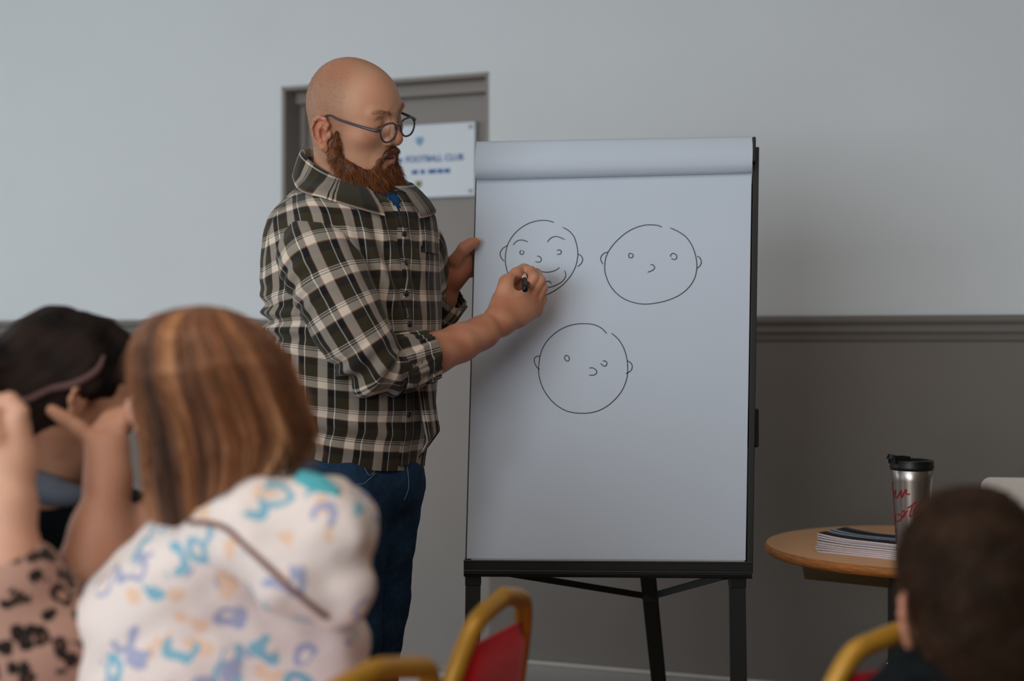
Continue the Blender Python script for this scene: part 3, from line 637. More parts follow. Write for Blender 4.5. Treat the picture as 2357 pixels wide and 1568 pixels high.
# ================================================================== THE PRESENTER
SK = np.array(lin((207, 157, 126)))       # skin
SKR = np.array(lin((190, 108, 82)))       # redder skin
def skin_cols(V, seed=1, base=SK, red=SKR, amt=0.35, f=60):
    n = np.clip(0.5 + 0.5 * vnoise(V, seed, 16, f), 0, 1)[:, None] * amt
    return base * (1 - n) + red * n
HO = P(808, 291, 2.90)
HR = np.array(Matrix.Rotation(math.radians(63), 3, 'Z') @ Matrix.Rotation(math.radians(16), 3, 'X') @ Matrix.Rotation(math.radians(-18), 3, 'Y'))
def h2w(p): return np.asarray(p, float) @ HR.T + np.array(HO)
def w2h(p): return (np.asarray(p, float) - np.array(HO)) @ HR
PF = Vector((math.sin(math.radians(50)), -math.cos(math.radians(50)), 0)); PS = Vector((-PF.y, PF.x, 0))   # chest forward, his left
man = thing('person', Vector((P(815, 1000, 2.93).x, 2.93, 0)), 'bearded bald man in a checked shirt and glasses drawing on the flip chart', 'person')

# ---- head and neck (head frame: face towards -y, his left +x)
f = Field((-0.125, -0.15, -0.23), (0.125, 0.17, 0.165), 0.0018)
f.ell((0, 0.002, 0.042), (0.077, 0.099, 0.098), 0)
f.ell((0, -0.03, 0.055), (0.067, 0.073, 0.07), 0.02)
f.ell((0, -0.040, -0.015), (0.064, 0.060, 0.082), 0.03)
for sx in (-1, 1):
    f.cone((sx * 0.056, 0.0, -0.045), (sx * 0.020, -0.078, -0.078), 0.020, 0.018, 0.025)
    f.ell((sx * 0.043, -0.064, 0.006), (0.026, 0.026, 0.022), 0.02)
    f.cone((sx * 0.040, -0.080, 0.052), (sx * 0.008, -0.092, 0.052), 0.010, 0.010, 0.014)
f.ball((0, -0.080, -0.082), 0.019, 0.02)
f.ell((0, -0.082, -0.045), (0.032, 0.020, 0.026), 0.015)
for sx in (-1, 1): f.ball((sx * 0.031, -0.106, 0.030), 0.0155, 0.012, True)
f.cone((0, -0.093, 0.044), (0, -0.112, 0.004), 0.0075, 0.0110, 0.010)
f.cone((0, -0.098, -0.006), (0, -0.112, -0.006), 0.010, 0.010, 0.008)
f.ell((0, -0.1150, -0.001), (0.0115, 0.0110, 0.0105), 0.006)
for sx in (-1, 1):
    f.ell((sx * 0.0140, -0.103, -0.006), (0.0085, 0.012, 0.0088), 0.006)
    f.ell((sx * 0.0075, -0.110, -0.0150), (0.0042, 0.006, 0.0045), 0.003, True)
    f.ball((sx * 0.031, -0.081, 0.030), 0.0142, 0.006)
    f.ell((sx * 0.031, -0.0965, 0.0225), (0.0120, 0.006, 0.0024), 0.002, True)
f.cone((-0.020, -0.094, -0.041), (0, -0.1015, -0.037), 0.004, 0.0055, 0.006); f.cone((0.020, -0.094, -0.041), (0, -0.1015, -0.037), 0.004, 0.0055, 0.006)
f.cone((-0.018, -0.094, -0.046), (0, -0.101, -0.0485), 0.004, 0.0068, 0.005); f.cone((0.018, -0.094, -0.046), (0, -0.101, -0.0485), 0.004, 0.0068, 0.005)
f.ell((0, -0.106, -0.0430), (0.017, 0.006, 0.0015), 0.002, True)
for sx in (-1, 1):    # ears
    X = lambda y: sx * (0.0765 + 0.40 * (y + 0.004))
    f.ell((sx * 0.083, 0.010, 0.0), (0.0055, 0.016, 0.027), 0.008, False, np.array(Matrix.Rotation(sx * math.radians(-24), 3, 'Z')))
    hp = [(y - 0.012, z) for y, z in ((0.012, 0.006), (0.009, 0.018), (0.015, 0.029), (0.026, 0.032), (0.034, 0.025), (0.037, 0.010), (0.033, -0.007), (0.025, -0.020), (0.017, -0.028))]
    f.chain([(X(y) + sx * 0.006, y, z) for y, z in hp], [0.0034, 0.0038, 0.0040, 0.0041, 0.0041, 0.0040, 0.0040, 0.0046, 0.0064], 0.0035)
    f.ell((X(0.002) + sx * 0.003, 0.003, -0.031), (0.0045, 0.008, 0.009), 0.006)
    f.chain([(X(y) + sx * 0.0075, y, z) for y, z in ((0.006, 0.024), (0.015, 0.021), (0.0205, 0.010), (0.019, -0.006), (0.013, -0.016))], [0.0022, 0.0028, 0.0030, 0.0028, 0.002], 0.002, True)
    f.ell((X(0.006) + sx * 0.011, 0.006, -0.003), (0.0105, 0.0080, 0.014), 0.003, True)
    f.chain([(X(y) + sx * 0.0055, y, z) for y, z in ((0.008, 0.018), (0.0140, 0.009), (0.0135, -0.006), (0.008, -0.016))], [0.0022, 0.0026, 0.0026, 0.0024], 0.003)
    f.ell((X(-0.006) + sx * 0.003, -0.006, -0.003), (0.005, 0.0045, 0.0075), 0.004)
nb = w2h(P(795, 480, 2.95))
f.cone((0, 0.022, -0.03), nb, 0.058, 0.064, 0.03)
Vh, Fh = f.mesh(); Nh = vnormals(Vh, Fh)
ch = skin_cols(Vh, 5, amt=0.3, f=45)
def blob(V, c, r): return np.exp(-np.sum(((V - np.array(c)) / np.array(r)) ** 2, 1))[:, None]
for c, r, a in (((-0.05, -0.07, -0.005), (0.022, 0.03, 0.022), 0.28), ((0.05, -0.07, -0.005), (0.022, 0.03, 0.022), 0.28), ((0, -0.115, 0), (0.016, 0.016, 0.016), 0.6), ((-0.087, 0.012, 0), (0.016, 0.03, 0.04), 0.6), ((0.087, 0.012, 0), (0.016, 0.03, 0.04), 0.6), ((-0.05, 0.01, 0.115), (0.03, 0.04, 0.03), 0.35)):
    w = blob(Vh, c, r) * a; ch = ch * (1 - w) + np.array(lin((186, 100, 78))) * w
lipw = np.clip(blob(Vh, (0, -0.101, -0.045), (0.019, 0.012, 0.0085)) * 1.6 - 0.45, 0, 1); ch = ch * (1 - lipw) + np.array(lin((186, 104, 98))) * lipw
# close-cropped hair on the sides and back of the scalp
hz = 1 / (1 + np.exp(-((Vh[:, 1] + 0.035 + 0.25 * np.maximum(Vh[:, 2] - 0.10, 0)) / 0.012)))
hz *= 1 / (1 + np.exp(-((Vh[:, 2] + 0.052 - 0.25 * (Vh[:, 1] - 0.05)) / 0.010)))
hz *= np.clip(1 - np.exp(-((np.abs(Vh[:, 0]) - 0.088) / 0.010) ** 2) * (np.abs(Vh[:, 1] - 0.010) < 0.03) * (np.abs(Vh[:, 2]) < 0.042), 0, 1)
hz = (hz * np.clip(1.05 - 0.6 / (1 + np.exp(-(Vh[:, 2] - 0.112) / 0.010)), 0.4, 1) * 0.70)[:, None]; ch = ch * (1 - hz) + np.array(lin((142, 106, 82))) * hz
parts_V, parts_F, parts_C = [h2w(Vh)], [Fh], [ch]

# ---- right arm and drawing hand
def pts(*l): return [np.array(P(*q)) for q in l]
f = Field(np.array(P(860, 905, 2.70)) - 0.01, np.array((P(1262, 590, 3.13).x + 0.02, 3.13, P(1262, 590, 3.0).z + 0.02)), 0.0019)
ar = pts((862, 850, 2.80), (940, 836, 2.83), (1000, 814, 2.865), (1060, 789, 2.90), (1110, 766, 2.935), (1152, 737, 2.965))
f.chain(ar, [0.040, 0.039, 0.0365, 0.0335, 0.0285, 0.0258], 0.03)
wr = ar[-1]
mcp = pts((1206, 680, 2.988), (1220, 689, 2.994), (1230, 702, 3.002), (1235, 718, 3.012))
for q, r in zip(mcp, (0.0135, 0.0135, 0.0125, 0.0115)): f.chain([wr, (wr + q) / 2, q], [0.0235, 0.0170, r], 0.020)
fing = [pts((1206, 680, 2.988), (1229, 640, 2.985), (1222, 623, 3.015), (1210, 617, 3.040)),
        pts((1220, 689, 2.994), (1243, 646, 2.992), (1235, 629, 3.027), (1214, 625, 3.052)),
        pts((1230, 702, 3.002), (1249, 663, 3.002), (1243, 647, 3.038), (1222, 643, 3.062)),
        pts((1235, 718, 3.012), (1248, 688, 3.014), (1243, 672, 3.045), (1222, 662, 3.066))]
for j, (fp, r) in enumerate(zip(fing, (0.0105, 0.0108, 0.0102, 0.0092))): f.chain(fp, [r * 1.15, r * 1.06, r * 0.92, r * 0.80], 0.004)
th = pts((1146, 712, 2.975), (1168, 652, 2.990), (1188, 630, 3.008), (1203, 617, 3.030))
f.chain(th, [0.017, 0.0135, 0.0115, 0.0092], 0.010)
f.chain([wr, th[1]], [0.024, 0.014], 0.018)
f.chain(pts((1158, 700, 2.98), (1190, 690, 2.99)), [0.018, 0.018], 0.02)
f.chain(pts((1190, 668, 3.035), (1210, 645, 3.04), (1206, 630, 3.05)), [0.016, 0.014, 0.010], 0.006)
f.ell(P(1194, 655, 2.990), (0.010, 0.020, 0.015), 0.006, True)
Va, Fa = f.mesh(); ca = skin_cols(Va, 9, np.array(lin((206, 148, 116))), np.array(lin((170, 98, 72))), 0.6, 75)
for q, rr_, a in ((mcp[0], 0.016, 0.5), (mcp[1], 0.014, 0.35), (mcp[3], 0.013, 0.55)):
    w = blob(Va, q, (rr_,) * 3) * a; ca = ca * (1 - w) + np.array(lin((168, 84, 62))) * w
parts_V.append(Va); parts_F.append(Fa); parts_C.append(ca)

# ---- left forearm and hand holding the pad's edge
f = Field(np.array(P(930, 830, 3.02)) - 0.01, np.array((P(1125, 520, 3.3).x + 0.01, 3.30, P(1125, 520, 3.05).z + 0.03)), 0.0021)
al = pts((960, 790, 3.22), (1005, 690, 3.19), (1040, 630, 3.165))
f.chain(al, [0.046, 0.040, 0.030], 0.02)
f.chain([al[-1], np.array(P(1064, 596, 3.158))], [0.029, 0.024], 0.02); f.chain([al[-1], np.array(P(1070, 618, 3.172))], [0.026, 0.020], 0.02)
f.chain(pts((1048, 600, 3.135), (1068, 572, 3.118), (1084, 561, 3.118), (1097, 557, 3.124)), [0.016, 0.0125, 0.0110, 0.0090], 0.010)
for j in range(4):
    f.chain(pts((1066, 582 + 15 * j, 3.172), (1092, 580 + 16 * j, 3.185), (1108, 584 + 16 * j, 3.202), (1118, 590 + 16 * j, 3.206)), [0.0125, 0.0105, 0.0098, 0.0085], 0.004)
Vl, Fl = f.mesh(); parts_V.append(Vl); parts_F.append(Fl); parts_C.append(skin_cols(Vl, 12, np.array(lin((200, 140, 110))), np.array(lin((172, 98, 72))), 0.45, 40))

# ---- trunk under the clothes and upper arms, coarse
TY = 2.93
f = Field((-0.66, 2.62, 0.62), (-0.05, 3.38, 1.60), 0.009)
f.chain(pts((797, 452, 2.945), (800, 560, 2.93), (815, 800, 2.92), (825, 1000, 2.93)), [0.06, 0.11, 0.12, 0.11], 0.04)
f.chain(pts((800, 470, 2.945), (730, 560, 2.82), (862, 850, 2.80)), [0.05, 0.055, 0.045], 0.03)
f.chain(pts((820, 470, 2.96), (930, 530, 3.08), (950, 780, 3.22)), [0.05, 0.055, 0.045], 0.03)
Vt, Ft = f.mesh(); parts_V.append(Vt); parts_F.append(Ft); parts_C.append(np.tile(SK, (len(Vt), 1)))
off = 0; FF = []
for v, q in zip(parts_V, parts_F): FF.append(q + off); off += len(v)
body = mesh_np('body', np.vstack(parts_V), np.vstack(FF), M['skin'], man, col=np.vstack(parts_C))
body['label'] = 'bald head turned down to the board, bare forearms'
# finger nails
def nail(tip, prev, view, par, r=0.0052):
    d = Vector(tip - prev).normalized(); n = (Vector(view) - d * Vector(view).dot(d)).normalized(); s = d.cross(n)
    G = []
    for i in range(6):
        for j in range(7):
            a = (j / 6 - 0.5) * 1.5; G.append(tuple(Vector(tip) + d * (i / 5 * 0.009 - 0.003) + s * (math.sin(a) * r * 1.25) + n * (math.cos(a) * r * 1.7)))
    mesh_np('nail', G, grid_faces(6, 7), M['nail'], par)
M['nail'] = plain('finger_nail', (222, 178, 156), 0.3, 0.5)
lth = pts((1084, 561, 3.118), (1097, 557, 3.124)); nail(lth[1], lth[0], (-0.1, -0.8, 0.6), body)
# eyes
for sx in (-1, 1):
    a = np.linspace(0, np.pi, 17); b = np.linspace(0, 2 * np.pi, 33); A, B = np.meshgrid(a, b, indexing='ij')
    loc = np.stack([np.sin(A) * np.cos(B), -np.cos(A), np.sin(A) * np.sin(B)], -1).reshape(-1, 3) * 0.0128
    tl_ = np.array(Matrix.Rotation(math.radians(26), 3, 'X')); ang_ = np.repeat(a, 33)
    c = np.where((ang_ < 0.20)[:, None], np.array(lin((14, 14, 16))), np.where((ang_ < 0.46)[:, None], np.array(lin((84, 96, 96))), np.array(lin((214, 200, 192)))))
    mesh_np('eye', h2w(loc @ tl_.T + np.array((sx * 0.031, -0.081, 0.030))), grid_faces(17, 33), M['eye'], man, col=c)

# ---- beard and moustache: a shaped mass with strands over it
f = Field((-0.10, -0.15, -0.15), (0.10, 0.03, 0.03), 0.0024)
for sx in (-1, 1):
    f.chain([(sx * 0.0735, -0.020, 0.004), (sx * 0.072, -0.018, -0.024), (sx * 0.068, -0.016, -0.046), (sx * 0.056, -0.046, -0.074), (sx * 0.026, -0.084, -0.090)], [0.0045, 0.009, 0.014, 0.019, 0.024], 0.012)
    f.chain([(sx * 0.003, -0.1075, -0.0250), (sx * 0.015, -0.103, -0.0330), (sx * 0.026, -0.092, -0.048), (sx * 0.030, -0.084, -0.068)], [0.0062, 0.0068, 0.0068, 0.010], 0.006)
f.ell((0, -0.078, -0.086), (0.034, 0.029, 0.028), 0.014)
f.ell((0, -0.098, -0.064), (0.014, 0.010, 0.008), 0.008)
f.chain([(-0.03, -0.045, -0.092), (0, -0.07, -0.102), (0.03, -0.045, -0.092)], [0.02, 0.024, 0.02], 0.02)
f.ell((0, -0.108, -0.0455), (0.022, 0.016, 0.0075), 0.003, True)
f.noise(0.0008, 300, 4)
Vb, Fb = f.mesh(); Nb = vnormals(Vb, Fb); Vbw = h2w(Vb); Nbw = Nb @ HR.T
bc1, bc2, bc3 = np.array(lin((58, 32, 18))), np.array(lin((116, 64, 32))), np.array(lin((204, 126, 66)))
k = np.clip(0.5 + 0.45 * vnoise(Vb, 21, 16, 180), 0, 1)[:, None]
beard = mesh_np('beard', Vbw, Fb, M['hair'], man, col=bc1 * (1 - k) + bc2 * k); beard['label'] = 'short reddish brown full beard'
okr = np.flatnonzero(~((np.abs(Vb[:, 0]) < 0.024) & (Vb[:, 2] > -0.056) & (Vb[:, 2] < -0.0355) & (Vb[:, 1] < -0.085))); n = 16000; i = RNG.choice(okr, n); rt = Vbw[i]; lv = Vb[i]
dl = np.where((lv[:, 2] > -0.052)[:, None] & (np.abs(lv[:, 0]) < 0.034)[:, None], np.array((0, -0.25, -1.0)) + lv * np.array((14, 0, 0)), np.array((0, -0.35, -1.0)))
dw = dl @ HR.T; dw /= np.linalg.norm(dw, axis=1)[:, None]
dr = Nbw[i] * 0.55 + dw * 0.75 + RNG.normal(size=(n, 3)) * 0.28; dr /= np.linalg.norm(dr, axis=1)[:, None]
ln = np.where(lv[:, 2] < -0.06, RNG.uniform(0.010, 0.020, n), np.where((np.abs(lv[:, 0]) < 0.034) & (lv[:, 2] > -0.05), RNG.uniform(0.003, 0.007, n), RNG.uniform(0.005, 0.011, n)))
ckey = RNG.uniform(0, 1, (n, 1)); cc = np.where(ckey < 0.5, bc1 + (bc2 - bc1) * ckey * 2, bc2 + (bc3 - bc2) * (ckey - 0.5) * 2)
strands('beard_hair', rt - Nbw[i] * 0.001, dr, ln, 0.00030, M['hair'], beard, cc, 0.25, 0.25)['kind'] = 'stuff'
# scalp fuzz and eyebrows
hsel = np.flatnonzero(hz[:, 0] > 0.36); n = 9000; i = RNG.choice(hsel, n)
dr = Nh[i] * 0.8 + np.array((0, 0.5, -0.6)) + RNG.normal(size=(n, 3)) * 0.25; dr = dr / np.linalg.norm(dr, axis=1)[:, None] @ HR.T
strands('cropped_hair', h2w(Vh[i]), dr, RNG.uniform(0.0015, 0.0035, n), 0.00013, M['hair'], man, np.array(lin((156, 116, 86))) * RNG.uniform(0.7, 1.3, (n, 1)), 0, 0, 3)['kind'] = 'stuff'
for sx in (-1, 1):
    n = 260; t = RNG.uniform(0, 1, n); rt = np.stack([sx * (0.012 + 0.036 * t), -0.101 + 0.018 * t ** 2.0, 0.0505 + 0.006 * np.sin(t * 2.4) + RNG.uniform(-0.0035, 0.0035, n)], 1)
    # seat the roots on the brow
    j = np.array([np.argmin(np.sum((Vh - q) ** 2, 1)) for q in rt]); rt = Vh[j]
    dr = np.stack([sx * np.full(n, 0.9), np.full(n, -0.15), np.full(n, 0.15)], 1) + Nh[j] * 0.3 + RNG.normal(size=(n, 3)) * 0.2; dr = dr / np.linalg.norm(dr, axis=1)[:, None] @ HR.T
    strands('eyebrow', h2w(rt), dr, RNG.uniform(0.004, 0.008, n), 0.00022, M['hair'], man, np.array(lin((176, 124, 88))) * RNG.uniform(0.7, 1.2, (n, 1)), 0, 0.2, 4)['kind'] = 'stuff'

# ---- glasses
gl = thing('glasses', h2w((0, -0.108, 0.02)), 'grey framed glasses worn by the bearded man', 'glasses')
def lens_curve(sx, k=1.0, n=40):
    o = []
    for q in range(n + 1):
        a = 2 * math.pi * q / n; c, s = math.cos(a), math.sin(a)
        x = 0.0255 * math.copysign(abs(c) ** 0.85, c) * k; z = 0.0195 * math.copysign(abs(s) ** (0.72 if s > 0 else 0.95), s) * k * (0.86 if s > 0 else 1.0)
        x *= 1.0 + 0.10 * (z / 0.02)
        o.append((sx * 0.0335 + x, -0.1165 + 0.10 * abs(sx * 0.0335 + x) ** 1.0 * 0.35 + 0.10 * z, 0.0190 + z))
    return o
for sx in (-1, 1):
    tube('rim', h2w(lens_curve(sx)), 0.0021, M['glassframe'], gl, 8, 1)
    o = lens_curve(sx, 0.97); V = [np.mean(o[:-1], 0)] + o[:-1]; nn = len(o) - 1
    V2 = h2w(np.array(V)); F3 = [(0, 1 + q, 1 + (q + 1) % nn) for q in range(nn)]; dn = h2w((0, 0.0012, 0)) - h2w((0, 0, 0))
    mesh_np('lens', np.vstack([V2, V2 + dn]), F3 + [(c + nn + 1, b + nn + 1, a + nn + 1) for a, b, c in F3], M['glass'], gl, smooth=False)
    tube('temple', h2w([(sx * 0.059, -0.112, 0.027), (sx * 0.068, -0.107, 0.027), (sx * 0.076, -0.070, 0.030), (sx * 0.0795, -0.025, 0.034), (sx * 0.080, -0.006, 0.038), (sx * 0.0815, 0.008, 0.032), (sx * 0.083, 0.022, 0.012)]), [0.0034, 0.0034, 0.0028, 0.0024, 0.0022, 0.0020, 0.0018], M['glassframe'], gl, 8, 5)
tube('bridge', h2w([(-0.0125, -0.1155, 0.025), (0, -0.1185, 0.028), (0.0125, -0.1155, 0.025)]), 0.0022, M['glassframe'], gl, 8, 5)

# ---- marker pen in the drawing hand
pa, pb = np.array(P(1208.5, 667, 2.940)), np.array(P(1206, 611, 3.075)); pd_ = pb - pa
pen = thing('marker_pen', pb, 'black capped white marker pen held in the drawing hand', 'pen')
def pen_part(nm, t0, t1, r0, r1, mat): tube(nm, [pa + pd_ * t0, pa + pd_ * t1], [r0, r1], mat, pen, 20, 3)
M['penbody'] = plain('pen_barrel', (196, 194, 192), 0.4, 0.4, var=0.35, scale=240, stretch=(1, 1, 3))
pen_part('pen_barrel', 0.36, 0.80, 0.0060, 0.0060, M['penbody']); pen_part('pen_cap', 0.0, 0.38, 0.0058, 0.0068, M['blackplastic']); pen_part('nib_holder', 0.80, 0.95, 0.0048, 0.003, M['blackplastic']); pen_part('nib', 0.95, 1.0, 0.0015, 0.0012, M['ink'])
beam('cap_clip', pa + pd_ * 0.03 + np.array((0.0078, -0.001, 0.002)), pa + pd_ * 0.36 + np.array((0.0088, 0, 0.002)), 0.003, 0.0016, M['blackplastic'], pen, 0.0004)

# ---- shirt: lofted torso
lv_ = [(372, 748, 838), (392, 741, 848), (410, 729, 868), (432, 706, 912), (462, 672, 960), (500, 640, 993), (545, 626, 1002), (600, 620, 1005), (660, 622, 1004), (720, 627, 1003), (790, 630, 1004), (850, 641, 1004), (900, 660, 1002), (950, 680, 996), (1000, 694, 984), (1052, 704, 968)]
rows = 200; vv = np.linspace(1052, 372, rows); cols_ = 300
uL = np.interp(vv, [a for a, _, _ in lv_], [b for _, b, _ in lv_]); uR = np.interp(vv, [a for a, _, _ in lv_], [c for _, _, c in lv_])
ker = np.ones(9) / 9; sm = lambda q: np.convolve(np.pad(q, 4, 'edge'), ker, 'valid'); uL, uR = sm(uL), sm(uR)
cx = ((uL + uR) / 2 - IW / 2) / FPX * TY; hw = (uR - uL) / 2 / FPX * TY; zz = CAMZ - (vv - IH / 2) / FPX * TY
ratio = np.interp(vv, [372, 410, 480, 600, 800, 1052], [1.0, 0.80, 0.68, 0.70, 0.80, 0.78])
cs_, sn_ = abs(PS.x), abs(PF.x); A_ = hw / np.sqrt(cs_ ** 2 + (ratio * sn_) ** 2); B_ = A_ * ratio
ph = np.linspace(-np.pi, np.pi, cols_ + 1) + math.pi * 0.0
CA, SA = np.cos(ph), np.sin(ph); e_ = 0.88
front = np.sign(CA) * np.abs(CA) ** e_; side = np.sign(SA) * np.abs(SA) ** e_
Z2d, PH2 = np.meshgrid(zz, ph, indexing='ij'); VV2 = np.repeat(vv[:, None], cols_ + 1, 1)
deg = np.degrees(PH2)
nz1 = vnoise(np.stack([np.cos(PH2) * 2, np.sin(PH2) * 2, Z2d * 9], -1), 3, 14, 1.3)
nz2 = vnoise(np.stack([np.cos(PH2) * 5, np.sin(PH2) * 5, Z2d * 26], -1), 5, 14, 1.2)
disp = 0.0045 * nz1 + 0.0020 * nz2
bun = np.exp(-((VV2 - 750) / 60) ** 2) * np.exp(-((deg + 115) / 40) ** 2)
disp += bun * 0.010 * np.sin(Z2d / 0.036 * 2 * np.pi + PH2 * 2.0 + nz1 * 1.2)
bun2 = np.exp(-((VV2 - 990) / 40) ** 2) * np.exp(-((deg + 60) / 60) ** 2); disp += bun2 * 0.005 * np.sin(Z2d / 0.05 * 6.28 + PH2 * 3 + nz1)
dia = np.exp(-((VV2 - 640) / 110) ** 2) * np.exp(-((deg + 15) / 26) ** 2); disp += dia * 0.006 * np.sin((PH2 * 0.16 + Z2d * 0.35) / 0.035 * 6.28)
disp *= np.clip((VV2 - 372) / 60, 0, 1)
XS = (A_[:, None] * side[None] + disp * SA[None]); XF = (B_[:, None] * front[None] + disp * CA[None])
raise_ = np.clip(SA[None], 0, 1) * np.exp(-((VV2 - 430) / 75) ** 2) * 0.040
hem = np.where(VV2 > 1000, (VV2 - 1000) / 52, 0) ** 1.5 * 0.022 * np.cos(PH2 - 0.2)
G = np.stack([cx[:, None] + XS * PS.x + XF * PF.x, TY + XS * PS.y + XF * PF.y, Z2d + raise_ - hem + np.where(VV2 < 470, (470 - VV2) / 98, 0) * (-0.030) * np.cos(PH2)], -1)
seg = np.linalg.norm(np.diff(G, axis=1), axis=2); cum = np.concatenate([np.zeros((rows, 1)), np.cumsum(seg, 1)], 1); mid = cols_ // 2
uf = cum - cum[:, mid:mid + 1]; bk_ = np.where(ph[None] < 0, cum + 0.55, cum - cum[:, -1:] - 0.55)
U2 = np.where(np.abs(np.degrees(ph))[None] < 104, uf, bk_)
sv = np.linalg.norm(np.diff(G, axis=0), axis=2); V2_ = np.concatenate([np.zeros((1, cols_ + 1)), np.cumsum(sv, 0)], 0)
Fg = grid_faces(rows, cols_ + 1); fu, fv = uf.ravel()[Fg].mean(1), VV2.ravel()[Fg].mean(1)
openw = np.clip((500 - fv) / 90, 0, 1) * 0.036; keep = np.abs(fu - 0.004) > openw
jump = np.abs(U2.ravel()[Fg].max(1) - U2.ravel()[Fg].min(1)) < 0.05
Gs = G.reshape(-1, 3)
shirt = mesh_np('shirt', Gs, Fg[keep], M['plaid'], man, uv=np.stack([U2.ravel() + 0.012, V2_.ravel() + 0.022], 1)); shirt['label'] = 'brown and cream checked flannel shirt with rolled sleeves'
def shirt_at(u, v):      # surface point of the front panel at arc distance u from the centre and photo row v
    r = int(np.argmin(np.abs(vv - v))); c = int(np.argmin(np.abs(uf[r] - u) + 10 * (np.abs(ph) > 1.9))); p = G[r, c]; q = (G[r, min(c + 3, cols_)] - G[r, max(c - 3, 0)]); dn = np.cross(q, np.array((0, 0, 1.0))); dn /= np.linalg.norm(dn); return p, dn
# placket
V, uvp = [], []; pv = np.linspace(494, 1046, 120)
for w in np.linspace(-0.016, 0.016, 7):
    for v in pv:
        p, dn = shirt_at(w + 0.002, v); V.append(p + dn * (0.0035 if abs(w) < 0.0155 else 0.0)); uvp.append((w + 0.04, p[2]))
mesh_np('placket', V, grid_faces(7, 120), M['plaid'], shirt, uv=uvp)
for v in (545, 612, 680, 748, 816, 884, 950):
    p, dn = shirt_at(0.002, v); tube('button', [p + dn * 0.003, p + dn * 0.0062], 0.0055, M['button'], shirt, 14, 1)
# chest pocket with tab
V, uvp = [], []
for w in np.linspace(0.055, 0.150, 16):
    for v in np.linspace(478, 585, 20):
        p, dn = shirt_at(w, v); V.append(p + dn * (0.003 if 0.056 < w < 0.149 and v > 479 else 0.0005)); uvp.append((w + 0.03, p[2]))
mesh_np('pocket', V, grid_faces(16, 20), M['plaid'], shirt, uv=uvp)
p, dn = shirt_at(0.064, 490); box('pocket_tab', p + dn * 0.0042, (0.009, 0.0015, 0.014), M['blackplastic'], shirt, (Vector(np.cross(dn, (0, 0, 1.0))).normalized(), Vector(dn), Vector((0, 0, 1))))
# loose front tail
V, uvp = [], []
for i in range(26):
    for j in range(14):
        t, s = i / 25, j / 13; u = np.interp(t, [0, 0.35, 0.75, 1], [1000, 1004, 1012, 985]) - (1 - s) * np.interp(t, [0, 1], [40, 26]); v = 880 + t * 182 - s * 34 * t
        p = P(u, v, 2.85 + 0.05 * s + 0.012 * math.sin(s * 7 + t * 3)); V.append(tuple(p)); uvp.append((s * 0.09 + 0.01, p.z))
Vt_ = np.array(V); Ft_ = grid_faces(26, 14); n = len(Vt_); Nt_ = vnormals(Vt_, Ft_)
mesh_np('shirt_tail', np.vstack([Vt_, Vt_ + Nt_ * 0.0015]), np.vstack([Ft_, Ft_[:, ::-1] + n]), M['plaid'], shirt, uv=uvp + uvp)
# sleeves
def sleeve(nm, path, rad, uoff, wr_amp, fold, seed, nrow=26, squash=None, seam=0.0):
    C = catmull(path, nrow); L_ = np.concatenate([[0], np.cumsum(np.linalg.norm(np.diff(C, axis=0), axis=1))]); T = len(C)
    R = np.interp(np.linspace(0, 1, T), np.linspace(0, 1, len(rad)), rad); R = np.convolve(np.pad(R, 6, 'edge'), np.ones(13) / 13, 'valid')
    Tn, N, B = frames(C, (0, 0.9, 0.2)); a = np.linspace(0, 2 * np.pi, 121); L2, A2 = np.meshgrid(L_, a, indexing='ij')
    n1 = vnoise(np.stack([np.cos(A2) * 2, np.sin(A2) * 2, L2 * 10], -1), seed, 14, 1.3); n2 = vnoise(np.stack([np.cos(A2) * 4, np.sin(A2) * 4, L2 * 30], -1), seed + 1, 14, 1.2)
    D = 0.004 * n1 + 0.002 * n2
    for (lc_, wl, ac, aw, amp) in fold: D += amp * np.exp(-((L2 / L_[-1] - lc_) / wl) ** 2) * np.exp(-(((A2 - ac + np.pi) % (2 * np.pi) - np.pi) / aw) ** 2) * np.sin(L2 / 0.03 * 6.28 + n1 * 1.5 + 1.5 * np.sin(A2))
    Gd = C[:, None] + (R[:, None] + D * wr_amp)[..., None] * (N[:, None] * np.cos(A2)[..., None] + B[:, None] * np.sin(A2)[..., None])
    uv = np.stack([A2 * 0.078 + uoff, -L2 + 0.02], -1).reshape(-1, 2)
    return mesh_np(nm, Gd.reshape(-1, 3), grid_faces(T, 121), M['plaid'], shirt, uv=uv), (C, R, Tn, N, B)
rs, info = sleeve('sleeve', pts((712, 545, 2.835), (728, 585, 2.80), (752, 640, 2.775), (796, 725, 2.765), (842, 802, 2.77), (872, 838, 2.785), (912, 838, 2.805), (948, 828, 2.82)), [0.060, 0.084, 0.082, 0.076, 0.070, 0.064, 0.057, 0.052], 0.03, 1.0,
                  [(0.78, 0.10, 4.2, 1.6, 0.012), (0.30, 0.12, 4.0, 1.0, 0.005)], 31)
ls, _ = sleeve('sleeve', pts((915, 500, 3.00), (950, 560, 3.08), (965, 660, 3.18), (975, 722, 3.21), (1000, 712, 3.195), (1022, 690, 3.18)), [0.03, 0.07, 0.068, 0.06, 0.055, 0.05], 0.0, 1.0, [(0.7, 0.15, 4.0, 2.0, 0.008)], 41)
